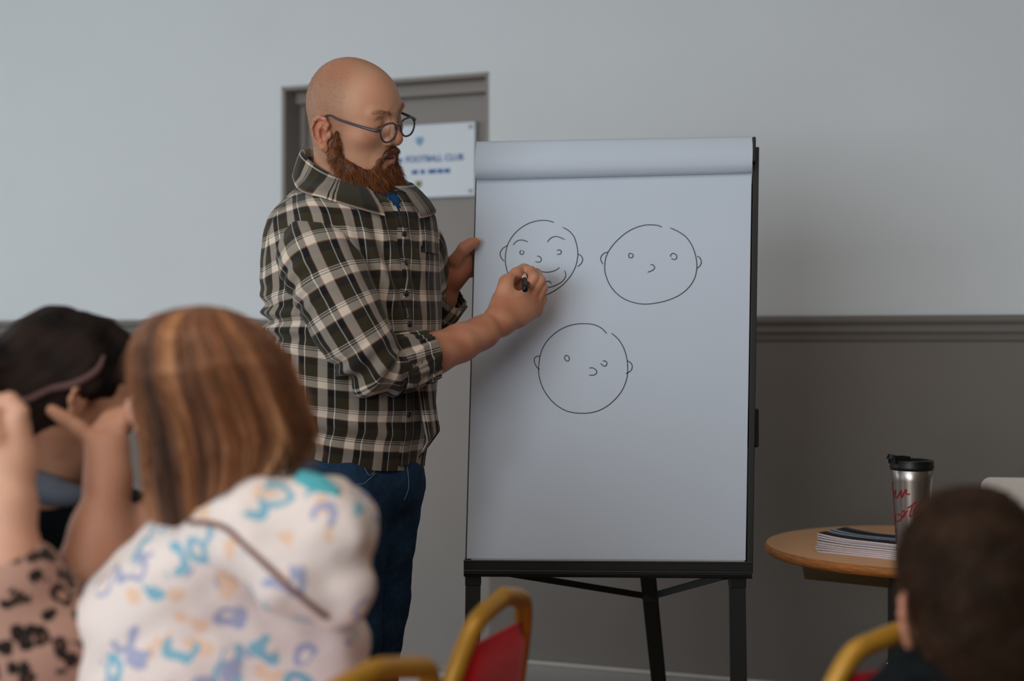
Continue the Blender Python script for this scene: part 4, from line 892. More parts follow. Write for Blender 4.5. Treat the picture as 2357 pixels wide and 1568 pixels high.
def cuff(path, rad, seed, uoff):
    C = catmull(path, 14); T = len(C); Tn, N, B = frames(C, (0, 0.9, 0.2)); a = np.linspace(0, 2 * np.pi, 121); R = np.interp(np.linspace(0, 1, T), np.linspace(0, 1, len(rad)), rad)
    t2, A2 = np.meshgrid(np.linspace(0, 1, T), a, indexing='ij'); n1 = vnoise(np.stack([np.cos(A2) * 3, np.sin(A2) * 3, t2 * 2], -1), seed, 14, 1.4)
    D = 0.0035 * n1 + 0.0022 * np.sin(A2 * 17 + n1 * 3)
    Gd = C[:, None] + (R[:, None] + D * np.clip(t2 * 6, 0, 1))[..., None] * (N[:, None] * np.cos(A2)[..., None] + B[:, None] * np.sin(A2)[..., None])
    Gi = C[::-1][:, None] + ((R[::-1][:, None] + D[::-1]) - 0.004)[..., None] * (N[::-1][:, None] * np.cos(A2[::-1])[..., None] + B[::-1][:, None] * np.sin(A2[::-1])[..., None])
    Ga = np.concatenate([Gd, Gi], 0); t3 = np.concatenate([t2, 2 - t2], 0); A3 = np.concatenate([A2, A2], 0)
    mesh_np('cuff', Ga.reshape(-1, 3), grid_faces(2 * T, 121), M['plaid'], shirt, uv=np.stack([t3 * 0.085 + uoff, A3 * 0.05], -1).reshape(-1, 2))
cuff(pts((908, 842, 2.805), (930, 836, 2.815), (960, 826, 2.83), (990, 817, 2.845)), [0.056, 0.061, 0.058, 0.054, 0.051], 51, 0.03)
cuff(pts((1004, 708, 3.195), (1018, 694, 3.18), (1034, 676, 3.17)), [0.050, 0.055, 0.053, 0.051], 61, 0.0)
# collar
NC = np.array(P(782, 404, 2.945)); cph = np.radians(np.linspace(14, 346, 90))
prof = [(0.002, -0.022), (0.0, 0.010), (0.001, 0.026), (0.005, 0.032), (0.010, 0.030), (0.017, 0.014), (0.0225, -0.004), (0.0270, -0.020), (0.0255, -0.021), (0.0205, -0.005), (0.014, 0.012)]
V, uvp = [], []; arc_ = np.concatenate([[0], np.cumsum([abs(math.sin(0.5 * (b - a))) * 2 * 0.085 for a, b in zip(cph[:-1], cph[1:])])])
for a, al_ in zip(cph, arc_):
    fr = max(0.0, math.cos(a)); pk = max(0.0, (fr - 0.62) / 0.38)
    for k_, (ro, zo) in enumerate(prof):
        leaf = k_ >= 5; r_ = 0.0700 + 0.004 * fr + ro * (1 + 0.35 * pk * leaf); z_ = zo + (-0.020 * pk if leaf and zo < 0.0 else 0) - 0.046 * math.cos(a) - 0.012
        x_ = r_ * math.sin(a); y_ = r_ * math.cos(a) * 1.02 + 0.012 * pk
        V.append(NC + np.array(PS) * x_ + np.array(PF) * y_ + np.array((0, 0, z_))); uvp.append((k_ * 0.0105 + 0.05, al_))
Vc = np.array(V); lf = np.tile(np.arange(len(prof)) >= 4, len(cph))          # lay the leaf on the shoulders
Gph = np.arctan2((G - np.array((0, TY, 0)) - np.stack([np.repeat(cx[:, None], cols_ + 1, 1), np.zeros_like(PH2), np.zeros_like(PH2)], -1)) @ np.array(PS), (G - np.array((0, TY, 0)) - np.stack([np.repeat(cx[:, None], cols_ + 1, 1), np.zeros_like(PH2), np.zeros_like(PH2)], -1)) @ np.array(PF))
c_ax = np.array((cx[-12], TY, 0))
push = np.zeros(len(Vc)); pdir = np.zeros((len(Vc), 3))
for q in np.flatnonzero(lf):
    d_ = Vc[q] - c_ax; d_[2] = 0; a_ = math.atan2(d_ @ np.array(PS), d_ @ np.array(PF)); c = int(np.argmin(np.abs((Gph[rows // 2] - a_ + np.pi) % (2 * np.pi) - np.pi)))
    r = int(np.argmin(np.abs(G[rows // 2:, c, 2] - Vc[q, 2]))) + rows // 2; e = G[r, c] - c_ax; e[2] = 0; need = np.linalg.norm(e) + (0.010 if q % len(prof) < 8 else 0.0065)
    L0 = np.linalg.norm(d_)
    push[q] = max(0.0, need - L0); pdir[q] = d_ / L0
pg_ = push.reshape(len(cph), len(prof)); pk_ = np.ones(9) / 9
for _ in range(2): pg_ = np.maximum(pg_ * 0.98, np.stack([np.convolve(np.pad(pg_[:, q], 4, 'edge'), pk_, 'valid') for q in range(len(prof))], 1))
Vc += pdir * pg_.reshape(-1)[:, None]
V = list(Vc)
mesh_np('collar', V, grid_faces(len(cph), len(prof)), M['plaid'], shirt, uv=uvp)
# blue t-shirt in the open neck
V = []
for v in np.linspace(405, 540, 24):
    r = int(np.argmin(np.abs(vv - v)))
    for w in np.linspace(-0.075, 0.075, 24):
        c = int(np.argmin(np.abs(uf[r] - w) + 10 * (np.abs(ph) > 1.9))); d = G[r, c] - np.array((cx[r], TY, G[r, c, 2])); V.append(G[r, c] - d / np.linalg.norm(d) * 0.010)
mesh_np('t_shirt', V, grid_faces(24, 24), M['tee'], man)

# ---- jeans and shoes
f = Field((-0.66, 2.66, 0.03), (-0.10, 3.24, 1.06), 0.0075)
hipc = P(832, 1085, 2.93)
f.ell(P(832, 1105, 2.93), (0.128, 0.116, 0.095), 0); f.ell(P(832, 1020, 2.93), (0.112, 0.095, 0.06), 0.02)
kneeR, ankR = P(790, 1480, 2.87), P(785, 2050, 2.93); kneeL, ankL = P(862, 1440, 2.99), P(800, 2020, 3.05)
f.chain([np.array(P(795, 1120, 2.885)), np.array(kneeR), np.array(ankR)], [0.098, 0.068, 0.052], 0.025)
f.chain([np.array(P(868, 1120, 2.965)), np.array(kneeL), np.array(ankL)], [0.094, 0.066, 0.052], 0.02)
f.cut(P(832, 1000, 2.93), (0, 0, 1.0)); f.noise(0.004, 30, 3); f.noise(0.002, 70, 6)
Vj, Fj = f.mesh(); jeans = mesh_np('jeans', Vj, Fj, M['denim'], man)
def on_mesh(Vm, u, v):     # frontmost point of a mesh seen at a photo position
    us = Vm[:, 0] / Vm[:, 1] * FPX + IW / 2; vs = IH / 2 - (Vm[:, 2] - CAMZ) / Vm[:, 1] * FPX; d = np.hypot(us - u, vs - v); c = np.flatnonzero(d < d.min() + 9); return Vm[c[np.argmin(Vm[c, 1])]]
for pl in ([(845, 1075), (858, 1090), (868, 1078), (872, 1068)], [(828, 1106), (845, 1108), (858, 1098), (870, 1080)], [(946, 1068), (950, 1100), (948, 1130), (936, 1155)]):
    q = [on_mesh(Vj, a, b) + np.array((0, -0.002, 0)) for a, b in pl]; tube('stitching', q, 0.0007, M['stitch'], jeans, 6, 6)
for ank, nm in ((ankR, 'shoe'), (ankL, 'shoe')):
    a = Vector((ank.x, ank.y, 0)); fs_ = Field((a.x - 0.3, a.y - 0.3, -0.01), (a.x + 0.3, a.y + 0.3, 0.18), 0.006)
    fs_.chain([a + Vector((0, 0, 0.11)), a + Vector((0, 0, 0.045)), a + PF * 0.10 + Vector((0, 0, 0.045)), a + PF * 0.18 + Vector((0, 0, 0.034))], [0.046, 0.043, 0.046, 0.034], 0.02); fs_.cut((0, 0, 0.002), (0, 0, -1.0))
    Vs, Fs = fs_.mesh(); mesh_np('shoe', Vs, Fs, M['shoe'], man)
# ================================================================== THE CHILDREN IN THE FOREGROUND
def child_head(f, o, R, k=1.0, neck_to=None, ears=(-1, 1)):
    """adds a child's head to a world-space field; o: mid-ear point, R: rotation, k: size"""
    w = lambda *p: np.array(o) + np.array(R) @ (np.array(p, float) * k)
    RR = np.array(R)
    f.ell(w(0, 0.004, 0.042), np.array((0.075, 0.094, 0.094)) * k, 0.0, False, RR); f.ell(w(0, -0.040, -0.012), np.array((0.058, 0.054, 0.076)) * k, 0.03 * k, False, RR)
    f.ball(w(0, -0.078, -0.078), 0.016 * k, 0.02); f.cone(w(0, -0.088, 0.035), w(0, -0.104, 0.004), 0.007 * k, 0.010 * k, 0.010)
    for s in (-1, 1):
        f.ball(w(s * 0.04, -0.06, -0.01), 0.026 * k, 0.02); f.ball(w(s * 0.030, -0.102, 0.028), 0.014 * k, 0.01, True); f.ball(w(s * 0.030, -0.079, 0.028), 0.0138 * k, 0.005)
        if s in ears:
            hp = [(0.010, 0.006), (0.008, 0.020), (0.018, 0.030), (0.030, 0.026), (0.035, 0.010), (0.030, -0.008), (0.021, -0.022), (0.013, -0.028)]
            f.chain([w(s * (0.078 + 0.45 * y), y, z) for y, z in hp], [0.004 * k] * 7 + [0.007 * k], 0.005)
            f.ell(w(s * 0.084, 0.018, 0.0), np.array((0.0045, 0.014, 0.024)) * k, 0.005, False, RR @ np.array(Matrix.Rotation(s * math.radians(-24), 3, 'Z')))
    f.cone(w(-0.02, -0.09, -0.042), w(0.02, -0.09, -0.042), 0.005 * k, 0.005 * k, 0.006)
    if neck_to is not None: f.cone(w(0, 0.02, -0.03), neck_to, 0.047 * k, 0.052 * k, 0.03)
def rotz(d, pitch=0, roll=0): return np.array(Matrix.Rotation(math.radians(d), 3, 'Z') @ Matrix.Rotation(math.radians(pitch), 3, 'X') @ Matrix.Rotation(math.radians(roll), 3, 'Y'))
def seated_legs(f, hip, fwd, k=1.0, w=0.085):
    s = np.array((-fwd[1], fwd[0], 0.0)); fw = np.array((fwd[0], fwd[1], 0.0)); hip = np.array(hip)
    for q in (-1, 1):
        a = hip + s * w * q; b = a + fw * 0.24 * k + np.array((0, 0, 0.0)); c = np.array((b[0], b[1], 0.06)) - fw * 0.02
        f.chain([a, b, c], [0.085, 0.065, 0.045], 0.03); f.chain([c, c + fw * 0.13 + np.array((0, 0, -0.015))], [0.045, 0.036], 0.02)
def print_mat(name, base, spots, scale, rng, rough=0.9, dist=6.0):
    """fabric print: rings of cells picked out in a few colours"""
    m, nt, b = new_mat(name); setp(b, rough, 0.1, 0, 0.15); tc = nd(nt, 'ShaderNodeTexCoord'); prev = None
    for q, (col, off, lo, hi) in enumerate(spots):
        mp = nd(nt, 'ShaderNodeMapping'); mp.inputs['Location'].default_value = (off, off * 1.7, off * 0.6); nt.links.new(tc.outputs['Object'], mp.inputs[0])
        nz = nd(nt, 'ShaderNodeTexNoise', i_Scale=scale * 0.8, i_Detail=1.0); nt.links.new(mp.outputs[0], nz.inputs['Vector'])
        ad = nd(nt, 'ShaderNodeVectorMath', operation='MULTIPLY_ADD'); ad.inputs[1].default_value = (0.9 / scale,) * 3; nt.links.new(nz.outputs['Color'], ad.inputs[0]); nt.links.new(mp.outputs[0], ad.inputs[2])
        vo = nd(nt, 'ShaderNodeTexVoronoi', i_Scale=scale); nt.links.new(ad.outputs[0], vo.inputs['Vector'])
        cr = nd(nt, 'ShaderNodeValToRGB'); r = cr.color_ramp; r.elements.new(0.5); r.elements.new(0.6)
        for e, (p, v) in zip(r.elements, ((lo - 0.05, 0), (lo, 1), (hi, 1), (hi + 0.05, 0))): e.position = max(0, p); e.color = (v, v, v, 1)
        nt.links.new(vo.outputs['Distance'], cr.inputs[0])
        # only some of the cells carry the figure, and only an arc of each
        n2 = nd(nt, 'ShaderNodeTexNoise', i_Scale=scale * 0.9, i_Detail=0.0); nt.links.new(mp.outputs[0], n2.inputs['Vector'])
        gt = nd(nt, 'ShaderNodeMath', operation='GREATER_THAN'); gt.inputs[1].default_value = rng; nt.links.new(n2.outputs['Fac'], gt.inputs[0])
        mu = nd(nt, 'ShaderNodeMath', operation='MULTIPLY'); nt.links.new(cr.outputs[0], mu.inputs[0]); nt.links.new(gt.outputs[0], mu.inputs[1])
        mx = nd(nt, 'ShaderNodeMix', data_type='RGBA'); nt.links.new(mu.outputs[0], mx.inputs[0]); mx.inputs[7].default_value = (*lin(col), 1)
        if prev is None: mx.inputs[6].default_value = (*lin(base), 1)
        else: nt.links.new(prev, mx.inputs[6])
        prev = mx.outputs[2]
    nt.links.new(prev, b.inputs['Base Color']); return m
M['hoodie'] = print_mat('pastel_print', (226, 212, 206), [((226, 192, 168), 3.1, 0.0, 0.30), ((128, 176, 194), 0.0, 0.28, 0.44), ((158, 162, 190), 7.7, 0.30, 0.40)], 22.0, 0.53)
M['leopard'] = print_mat('leopard_print', (168, 130, 114), [((110, 76, 60), 1.1, 0.0, 0.30), ((36, 28, 26), 1.1, 0.20, 0.44)], 44.0, 0.30)
M['darktop'] = plain('dark_jersey', (20, 24, 26), 0.9, 0.1, var=0.1, scale=200); M['greyhood'] = plain('grey_jersey', (92, 98, 108), 0.9, 0.1, var=0.08, scale=200)
M['piping'] = plain('brown_piping', (122, 84, 76), 0.8, 0.2); M['trous'] = plain('dark_trousers', (40, 42, 50), 0.9, 0.1); M['band'] = plain('mauve_hairband', (92, 68, 66), 0.8, 0.2)
M['teal'] = plain('teal_cloth', (84, 164, 172), 0.9, 0.1, var=0.1, scale=60)
CS, CR_ = np.array(lin((206, 158, 132))), np.array(lin((178, 112, 88)))

# ---- girl with long hair and patterned hoodie
girl = thing('person', (P(500, 1500, 1.80).x, 1.80, 0), 'child with long auburn hair in a white patterned hoodie, back turned', 'person')
GR = rotz(150, 6, 0); go = np.array(P(452, 955, 1.755))
f = Field((-0.72, 1.50, 0.60), (-0.10, 2.10, 1.30), 0.005); child_head(f, go, GR, 0.90, np.array(P(480, 1190, 1.75))); Vg, Fg_ = f.mesh()
mesh_np('body', Vg, Fg_, M['skin'], girl, col=skin_cols(Vg, 3, CS, CR_, 0.3))
f = Field((-0.75, 1.42, 0.32), (-0.02, 2.05, 1.10), 0.006)
f.ell(P(490, 1600, 1.78), (0.172, 0.115, 0.235), 0); f.chain(pts((300, 1430, 1.77), (250, 1800, 1.82)), [0.062, 0.05], 0.04); f.chain(pts((735, 1470, 1.77), (760, 1800, 1.82)), [0.055, 0.05], 0.04)
f.chain(pts((300, 1430, 1.77), (500, 1290, 1.75), (735, 1480, 1.77)), [0.06, 0.085, 0.055], 0.03)
f.chain(pts((250, 1800, 1.82), (420, 1850, 2.0)), [0.05, 0.04], 0.03); f.chain(pts((760, 1800, 1.82), (640, 1850, 2.0)), [0.05, 0.04], 0.03)
f.noise(0.005, 22, 5); f.noise(0.002, 60, 8); f.cut((0, 0, 0.49), (0, 0, -1.0))
Vq, Fq = f.mesh(); hoodie = mesh_np('hoodie', Vq, Fq, M['hoodie'], girl)
f = Field((-0.55, 1.44, 0.72), (-0.08, 1.95, 1.10), 0.005)
f.chain(pts((490, 1225, 1.70), (600, 1205, 1.685), (740, 1225, 1.67), (800, 1262, 1.67)), [0.045, 0.056, 0.052, 0.030], 0.03)
f.ell(P(800, 1200, 1.69), (0.036, 0.045, 0.034), 0.025); f.ell(P(715, 1150, 1.73), (0.05, 0.05, 0.028), 0.03); f.ell(P(792, 1352, 1.665), (0.040, 0.036, 0.036), 0.022); f.chain(pts((560, 1255, 1.66), (680, 1330, 1.655), (770, 1395, 1.66)), [0.034, 0.046, 0.026], 0.025)
f.noise(0.005, 26, 15); f.noise(0.002, 60, 8)
Vq2, Fq2 = f.mesh(); mesh_np('hood', Vq2, Fq2, M['hoodie'], hoodie)
tube('hood_seam', [on_mesh(np.vstack([Vq, Vq2]), a, b) + np.array((0, -0.002, 0)) for a, b in ((425, 1200), (500, 1215), (570, 1262), (640, 1325), (700, 1385), (755, 1432))], 0.0032, M['piping'], hoodie, 8, 5)
tube('teal_lining', [on_mesh(Vq2, a, b) + np.array((0, 0.004, 0)) for a, b in ((690, 1098), (735, 1112), (785, 1138))], [0.012, 0.014, 0.006], M['teal'], hoodie, 8, 5)
f = Field((-0.85, 1.55, 0.0), (-0.10, 2.25, 0.66), 0.010); seated_legs(f, (P(490, 1960, 1.80).x, 1.80, 0.555), (-0.85, 0.52), 0.6, 0.07); f.ell((P(490, 1960, 1.80).x, 1.80, 0.555), (0.13, 0.11, 0.078), 0.03); f.cut((0, 0, 0.002), (0, 0, -1.0)); Vq, Fq = f.mesh(); mesh_np('trousers', Vq, Fq, M['trous'], girl)
# her hair: a lofted fall of locks
GY = 1.665; lev = [(700, 425, 455), (706, 370, 495), (720, 318, 530), (745, 284, 565), (790, 262, 605), (850, 260, 638), (920, 268, 664), (1000, 280, 690), (1060, 286, 706), (1110, 290, 706), (1165, 300, 690), (1215, 318, 660)]
rr = 110; vr = np.concatenate([np.linspace(700, 745, 30), np.linspace(747, 1215, 80)]); aa = np.linspace(0, 2 * np.pi, 361)
xl = np.interp(vr, [a for a, _, _ in lev], [b for _, b, _ in lev]); xr = np.interp(vr, [a for a, _, _ in lev], [c for _, _, c in lev])
T2, A2 = np.meshgrid(vr, aa, indexing='ij'); cxx = ((xl + xr) / 2)[:, None]; hx_ = ((xr - xl) / 2)[:, None]
side_ = np.cos(A2); u_ = cxx + hx_ * side_
bot = np.interp(side_, [-1, -0.55, 0.0, 0.5, 1], [1200, 1215, 1150, 1095, 1092]); fac = np.clip((T2 - 760) / (1215 - 760), 0, 1); v_ = np.where(T2 > 760, 760 + fac * (bot - 760), T2)
lock = vnoise(np.stack([np.cos(A2) * 3.2, np.sin(A2) * 3.2, fac * 0.5 + 0.15 * side_], -1), 71, 16, 1.7); fine = vnoise(np.stack([np.cos(A2) * 16, np.sin(A2) * 16, fac * 0.7], -1), 72, 16, 1.6)
dr_ = np.clip((T2 - 700) / 60, 0, 1) * (0.007 * lock + 0.0022 * fine) * (0.5 + 0.9 * fac)
dep = np.interp(vr, [700, 720, 760, 860, 1000, 1215], [0.012, 0.05, 0.088, 0.108, 0.085, 0.05])[:, None]
S_ = FPX / GY; Gx = (u_ - IW / 2) / S_ + dr_ * np.cos(A2); Gy = GY + 0.03 * (1 - fac) - dep * np.sin(A2) - dr_ * np.sin(A2) + 0.035; Gz = CAMZ - (v_ - IH / 2) / S_ + np.where(T2 < 760, dr_, 0)
Gh = np.stack([Gx, Gy, Gz], -1)
hd, hm, hl = np.array(lin((46, 27, 18))), np.array(lin((140, 88, 54))), np.array(lin((222, 168, 118)))
kk = 0.45 + 0.36 * lock + 0.12 * fine
for c0_, w0_, a0_ in ((-0.95, 0.25, 0.35), (-0.18, 0.10, 0.42), (0.25, 0.18, -0.35), (-0.5, 0.12, -0.25), (0.92, 0.15, 0.30)): kk = kk + a0_ * np.exp(-((side_ - c0_ + 0.12 * fac) / w0_) ** 2) * (np.sin(A2) > -0.2)
kk = np.clip(kk, 0, 1)[..., None]; hc = np.where(kk < 0.5, hd + (hm - hd) * kk * 2, hm + (hl - hm) * (kk - 0.5) * 2)
hair = mesh_np('hair', Gh.reshape(-1, 3), grid_faces(rr, 361), M['hair'], girl, col=hc.reshape(-1, 3)); hair['label'] = 'long straight auburn hair with lighter streaks'
ii = RNG.integers(30, 95, 2600); jj = RNG.integers(0, 361, 2600); root = Gh[ii, jj]; dirv = Gh[np.minimum(ii + 8, rr - 1), jj] - root; dirv /= np.linalg.norm(dirv, axis=1)[:, None] + 1e-9
outw = np.stack([np.cos(aa[jj]), -np.sin(aa[jj]), np.zeros(2600)], 1)
strands('loose_hair', root + outw * 0.001, dirv + outw * RNG.uniform(-0.01, 0.05, (2600, 1)), RNG.uniform(0.03, 0.07, 2600), 0.0005, M['hair'], hair, hc[ii, jj] * RNG.uniform(0.8, 1.25, (2600, 1)), 0.02, 0.05)['kind'] = 'stuff'

# ---- dark-haired child resting the head on one hand
kid = thing('person', (P(140, 1300, 2.02).x, 2.02, 0), 'dark-haired child in a black top leaning the head on one hand', 'person')
KR = rotz(128, 10, 0); ko = np.array(P(158, 938, 2.00))
f = Field((-0.86, 1.70, 0.55), (-0.42, 2.25, 1.34), 0.0042); child_head(f, ko, KR, 0.93, np.array(P(125, 1110, 2.03)))
f.chain(pts((420, 1170, 1.93), (205, 1330, 1.83)), [0.042, 0.042], 0.02); f.chain(pts((200, 1330, 1.83), (232, 1220, 1.85), (252, 1105, 1.875)), [0.042, 0.036, 0.024], 0.02)
f.chain(pts((246, 1105, 1.875), (232, 1030, 1.88)), [0.025, 0.022], 0.02); f.chain(pts((250, 1105, 1.875), (262, 1025, 1.885)), [0.025, 0.021], 0.02)
f.chain(pts((212, 1010, 1.875), (180, 985, 1.872), (150, 965, 1.875), (120, 945, 1.88)), [0.0115, 0.0100, 0.0095, 0.0085], 0.005)
for j in range(4): f.chain(pts((222 + 17 * j, 1015, 1.885), (232 + 17 * j, 985 - 4 * j, 1.885), (246 + 15 * j, 965 - 4 * j, 1.895), (254 + 13 * j, 955 - 4 * j, 1.91)), [0.0105, 0.0098, 0.009, 0.008], 0.004)
Vk, Fk = f.mesh(); mesh_np('body', Vk, Fk, M['skin'], kid, col=skin_cols(Vk, 8, np.array(lin((192, 142, 114))), CR_, 0.35))
f = Field((-0.95, 1.75, 0.95), (-0.48, 2.30, 1.40), 0.0042); wk = lambda *p: ko + KR @ (np.array(p, float) * 0.93)
f.ell(wk(0, 0.012, 0.050), np.array((0.086, 0.104, 0.098)) * 0.96, 0, False, KR); f.ell(wk(0, 0.075, 0.0), np.array((0.062, 0.045, 0.055)) * 0.95, 0.025, False, KR); f.ell(wk(0.03, 0.125, 0.03), (0.045, 0.04, 0.05), 0.02)
f.ell(wk(0, -0.095, -0.02), (0.09, 0.055, 0.075), 0.02, True, KR); f.ell(wk(-0.092, -0.01, -0.012), (0.03, 0.032, 0.036), 0.012, True, KR)
f.noise(0.005, 45, 5); f.noise(0.002, 130, 6); Vq, Fq = f.mesh()
k_ = np.clip(0.4 + 0.4 * vnoise(Vq, 9, 14, 60), 0, 1)[:, None]; mesh_np('hair', Vq, Fq, M['hair_dark'], kid, col=np.array(lin((18, 14, 13))) * (1 - k_) + np.array(lin((48, 35, 30))) * k_)
tube('hairband', [on_mesh(Vq, a, b) + np.array((0, -0.001, 0)) for a, b in ((12, 905), (60, 912), (120, 905), (180, 885), (228, 850), (248, 815))], [0.003, 0.005, 0.0055, 0.0055, 0.005, 0.003], M['band'], kid, 10, 6)
f = Field((-1.0, 1.80, 0.40), (-0.32, 2.35, 1.10), 0.008); f.ell(P(150, 1480, 2.08), (0.165, 0.10, 0.26), 0); f.chain(pts((20, 1280, 2.08), (150, 1190, 2.07), (330, 1250, 2.05), (400, 1180, 1.96)), [0.06, 0.06, 0.058, 0.052], 0.04); f.chain(pts((20, 1280, 2.08), (-20, 1600, 2.1)), [0.058, 0.05], 0.03); f.noise(0.004, 25, 5); Vq, Fq = f.mesh(); top = mesh_np('top', Vq, Fq, M['darktop'], kid)
tube('hood', pts((50, 1040, 2.02), (72, 1095, 1.985), (120, 1130, 1.97), (185, 1140, 1.975), (215, 1120, 1.99)), [0.022, 0.024, 0.022, 0.014, 0.008], M['greyhood'], kid, 14, 8)
f = Field((-0.95, 1.85, 0.0), (-0.20, 2.75, 0.62), 0.012); seated_legs(f, (P(150, 1700, 2.10).x, 2.10, 0.46), (0.45, 0.89)); f.cut((0, 0, 0.002), (0, 0, -1.0)); Vq, Fq = f.mesh(); mesh_np('trousers', Vq, Fq, M['trous'], kid)

# ---- person in a leopard print top with a raised arm; the head lies beyond the picture's edge
leo = thing('person', (P(-40, 1600, 1.80).x, 1.80, 0), 'person in a brown leopard print top raising one bare arm', 'person')
LR = rotz(150, 5, 0); lo_ = np.array(P(-215, 1010, 1.84))
f = Field((-1.08, 1.50, 0.55), (-0.42, 2.15, 1.36), 0.0045); child_head(f, lo_, LR, 0.97, np.array(P(-140, 1270, 1.86)))
f.chain(pts((28, 1400, 1.74), (32, 1290, 1.73), (24, 1160, 1.74), (18, 1065, 1.755)), [0.035, 0.031, 0.028, 0.024], 0.02)
f.chain(pts((30, 1065, 1.755), (34, 985, 1.76)), [0.026, 0.020], 0.02); f.chain(pts((24, 1065, 1.755), (0, 1000, 1.765)), [0.026, 0.020], 0.02)
f.chain(pts((36, 990, 1.758), (44, 950, 1.755), (22, 922, 1.76), (-8, 935, 1.765)), [0.0125, 0.0115, 0.0105, 0.009], 0.005)
f.chain(pts((12, 1040, 1.745), (-10, 1010, 1.735), (-20, 975, 1.74), (-12, 945, 1.75)), [0.014, 0.012, 0.011, 0.009], 0.006)
for j in range(3): f.chain(pts((24 - 14 * j, 990, 1.768), (26 - 16 * j, 955, 1.775), (4 - 16 * j, 925, 1.785), (-20 - 14 * j, 938, 1.785)), [0.012, 0.011, 0.010, 0.009], 0.004)
Vq, Fq = f.mesh(); mesh_np('body', Vq, Fq, M['skin'], leo, col=skin_cols(Vq, 18, CS, CR_, 0.3))
f = Field((-1.0, 1.45, 0.34), (-0.36, 2.1, 1.12), 0.007); f.ell(P(-60, 1720, 1.80), (0.17, 0.115, 0.25), 0); f.chain(pts((-240, 1400, 1.82), (-80, 1320, 1.80), (60, 1395, 1.77), (135, 1480, 1.75)), [0.06, 0.065, 0.06, 0.05], 0.04); f.chain(pts((50, 1420, 1.75), (52, 1345, 1.735)), [0.055, 0.048], 0.03); f.chain(pts((-250, 1400, 1.82), (-280, 1700, 1.85)), [0.058, 0.05], 0.03); f.chain(pts((135, 1480, 1.75), (110, 1800, 1.78)), [0.05, 0.06], 0.04)
f.noise(0.004, 24, 5); f.cut((0, 0, 0.37), (0, 0, -1.0)); Vq, Fq = f.mesh(); mesh_np('leopard_top', Vq, Fq, M['leopard'], leo)
f = Field((-0.95, 1.45, 0.95), (-0.42, 2.3, 1.42), 0.006); wl = lambda *p: lo_ + LR @ np.array(p, float); f = Field(lo_ - 0.16, lo_ + 0.17, 0.006); f.ell(wl(0, 0.012, 0.045), (0.086, 0.106, 0.104), 0, False, LR); f.ell(wl(0, 0.07, -0.03), (0.07, 0.04, 0.08), 0.03, False, LR); f.ell(wl(0, -0.1, -0.02), (0.09, 0.06, 0.08), 0.02, True, LR); f.noise(0.004, 50, 6); Vq, Fq = f.mesh(); mesh_np('hair', Vq, Fq, M['hair'], leo, col=np.tile(np.array(lin((70, 46, 32))), (len(Vq), 1)))
f = Field((-1.05, 1.55, 0.0), (-0.20, 2.55, 0.62), 0.012); seated_legs(f, (P(-60, 1700, 1.82).x, 1.82, 0.46), (0.45, 0.89)); f.cut((0, 0, 0.002), (0, 0, -1.0)); Vq, Fq = f.mesh(); mesh_np('trousers', Vq, Fq, M['trous'], leo)

# ---- short-haired child by the round table
boy = thing('person', (P(2230, 1500, 1.66).x, 1.66, 0), 'child with short dark brown hair seen from behind near the round table', 'person')
BRt = rotz(176, 4, 3); bo = np.array(P(2246, 1418, 1.60))
f = Field((0.36, 1.40, 0.60), (0.68, 1.85, 1.08), 0.0042); child_head(f, bo, BRt, 0.94, np.array(P(2225, 1650, 1.62))); Vq, Fq = f.mesh(); mesh_np('body', Vq, Fq, M['skin'], boy, col=skin_cols(Vq, 28, np.array(lin((196, 140, 114))), np.array(lin((178, 100, 82))), 0.35))
wb = lambda *p: bo + BRt @ (np.array(p, float) * 0.94)
f = Field((0.34, 1.40, 0.70), (0.70, 1.85, 1.10), 0.0040)
f.ell(wb(0, 0.010, 0.050), np.array((0.0815, 0.102, 0.100)), 0, False, BRt); f.ell(wb(0, 0.050, -0.012), (0.066, 0.045, 0.062), 0.025, False, BRt); f.ell(wb(0.0, -0.10, -0.02), (0.09, 0.055, 0.08), 0.02, True, BRt)
for s in (-1, 1): f.ell(wb(s * 0.096, 0.0, -0.012), (0.026, 0.042, 0.034), 0.012, True, BRt)
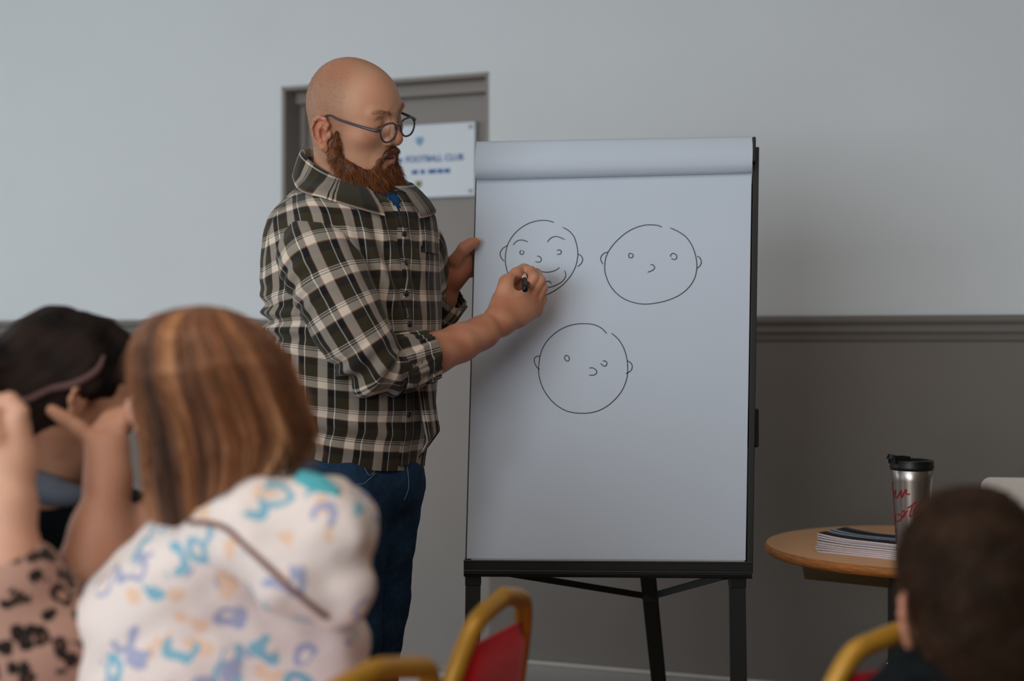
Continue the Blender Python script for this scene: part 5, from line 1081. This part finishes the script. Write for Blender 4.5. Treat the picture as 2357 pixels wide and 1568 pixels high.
f.noise(0.003, 60, 5); f.noise(0.0015, 160, 6); Vq, Fq = f.mesh(); Nq = vnormals(Vq, Fq)
k_ = np.clip(0.4 + 0.4 * vnoise(Vq, 9, 14, 60), 0, 1)[:, None]; hb_ = mesh_np('hair', Vq, Fq, M['hair_dark'], boy, col=np.array(lin((28, 20, 15))) * (1 - k_) + np.array(lin((58, 41, 29))) * k_)
n = 9000; i = RNG.integers(0, len(Vq), n); dv = Nq[i] * 0.55 + np.array((0, 0, -0.6)) + RNG.normal(size=(n, 3)) * 0.3; dv /= np.linalg.norm(dv, axis=1)[:, None]
strands('hair_strands', Vq[i], dv, RNG.uniform(0.006, 0.014, n), 0.0004, M['hair_dark'], hb_, np.array(lin((62, 42, 28))) * RNG.uniform(0.5, 1.5, (n, 1)), 0.2, 0.2, 4)['kind'] = 'stuff'
f = Field((0.26, 1.40, 0.34), (0.86, 1.95, 0.92), 0.008); f.ell(P(2230, 1960, 1.70), (0.15, 0.10, 0.24), 0); f.chain(pts((2010, 1700, 1.68), (2130, 1600, 1.645), (2320, 1600, 1.645), (2450, 1700, 1.68)), [0.055, 0.045, 0.045, 0.055], 0.04); f.chain(pts((2010, 1700, 1.68), (1970, 2050, 1.72)), [0.055, 0.048], 0.03); f.chain(pts((2450, 1700, 1.68), (2490, 2050, 1.72)), [0.055, 0.048], 0.03)
f.cut((0, 0, 0.37), (0, 0, -1.0)); f.noise(0.004, 25, 5); Vq, Fq = f.mesh(); mesh_np('jacket', Vq, Fq, M['darktop'], boy)
tube('jacket_collar', pts((2108, 1560, 1.60), (2135, 1545, 1.57), (2225, 1562, 1.555), (2320, 1545, 1.57), (2345, 1560, 1.60)), [0.012, 0.014, 0.014, 0.014, 0.012], M['darktop'], boy, 12, 8)
f = Field((0.26, 1.5, 0.0), (0.90, 2.4, 0.62), 0.012); seated_legs(f, (P(2230, 1900, 1.70).x, 1.70, 0.45), (-0.1, 0.99)); f.cut((0, 0, 0.002), (0, 0, -1.0)); Vq, Fq = f.mesh(); mesh_np('trousers', Vq, Fq, M['trous'], boy)
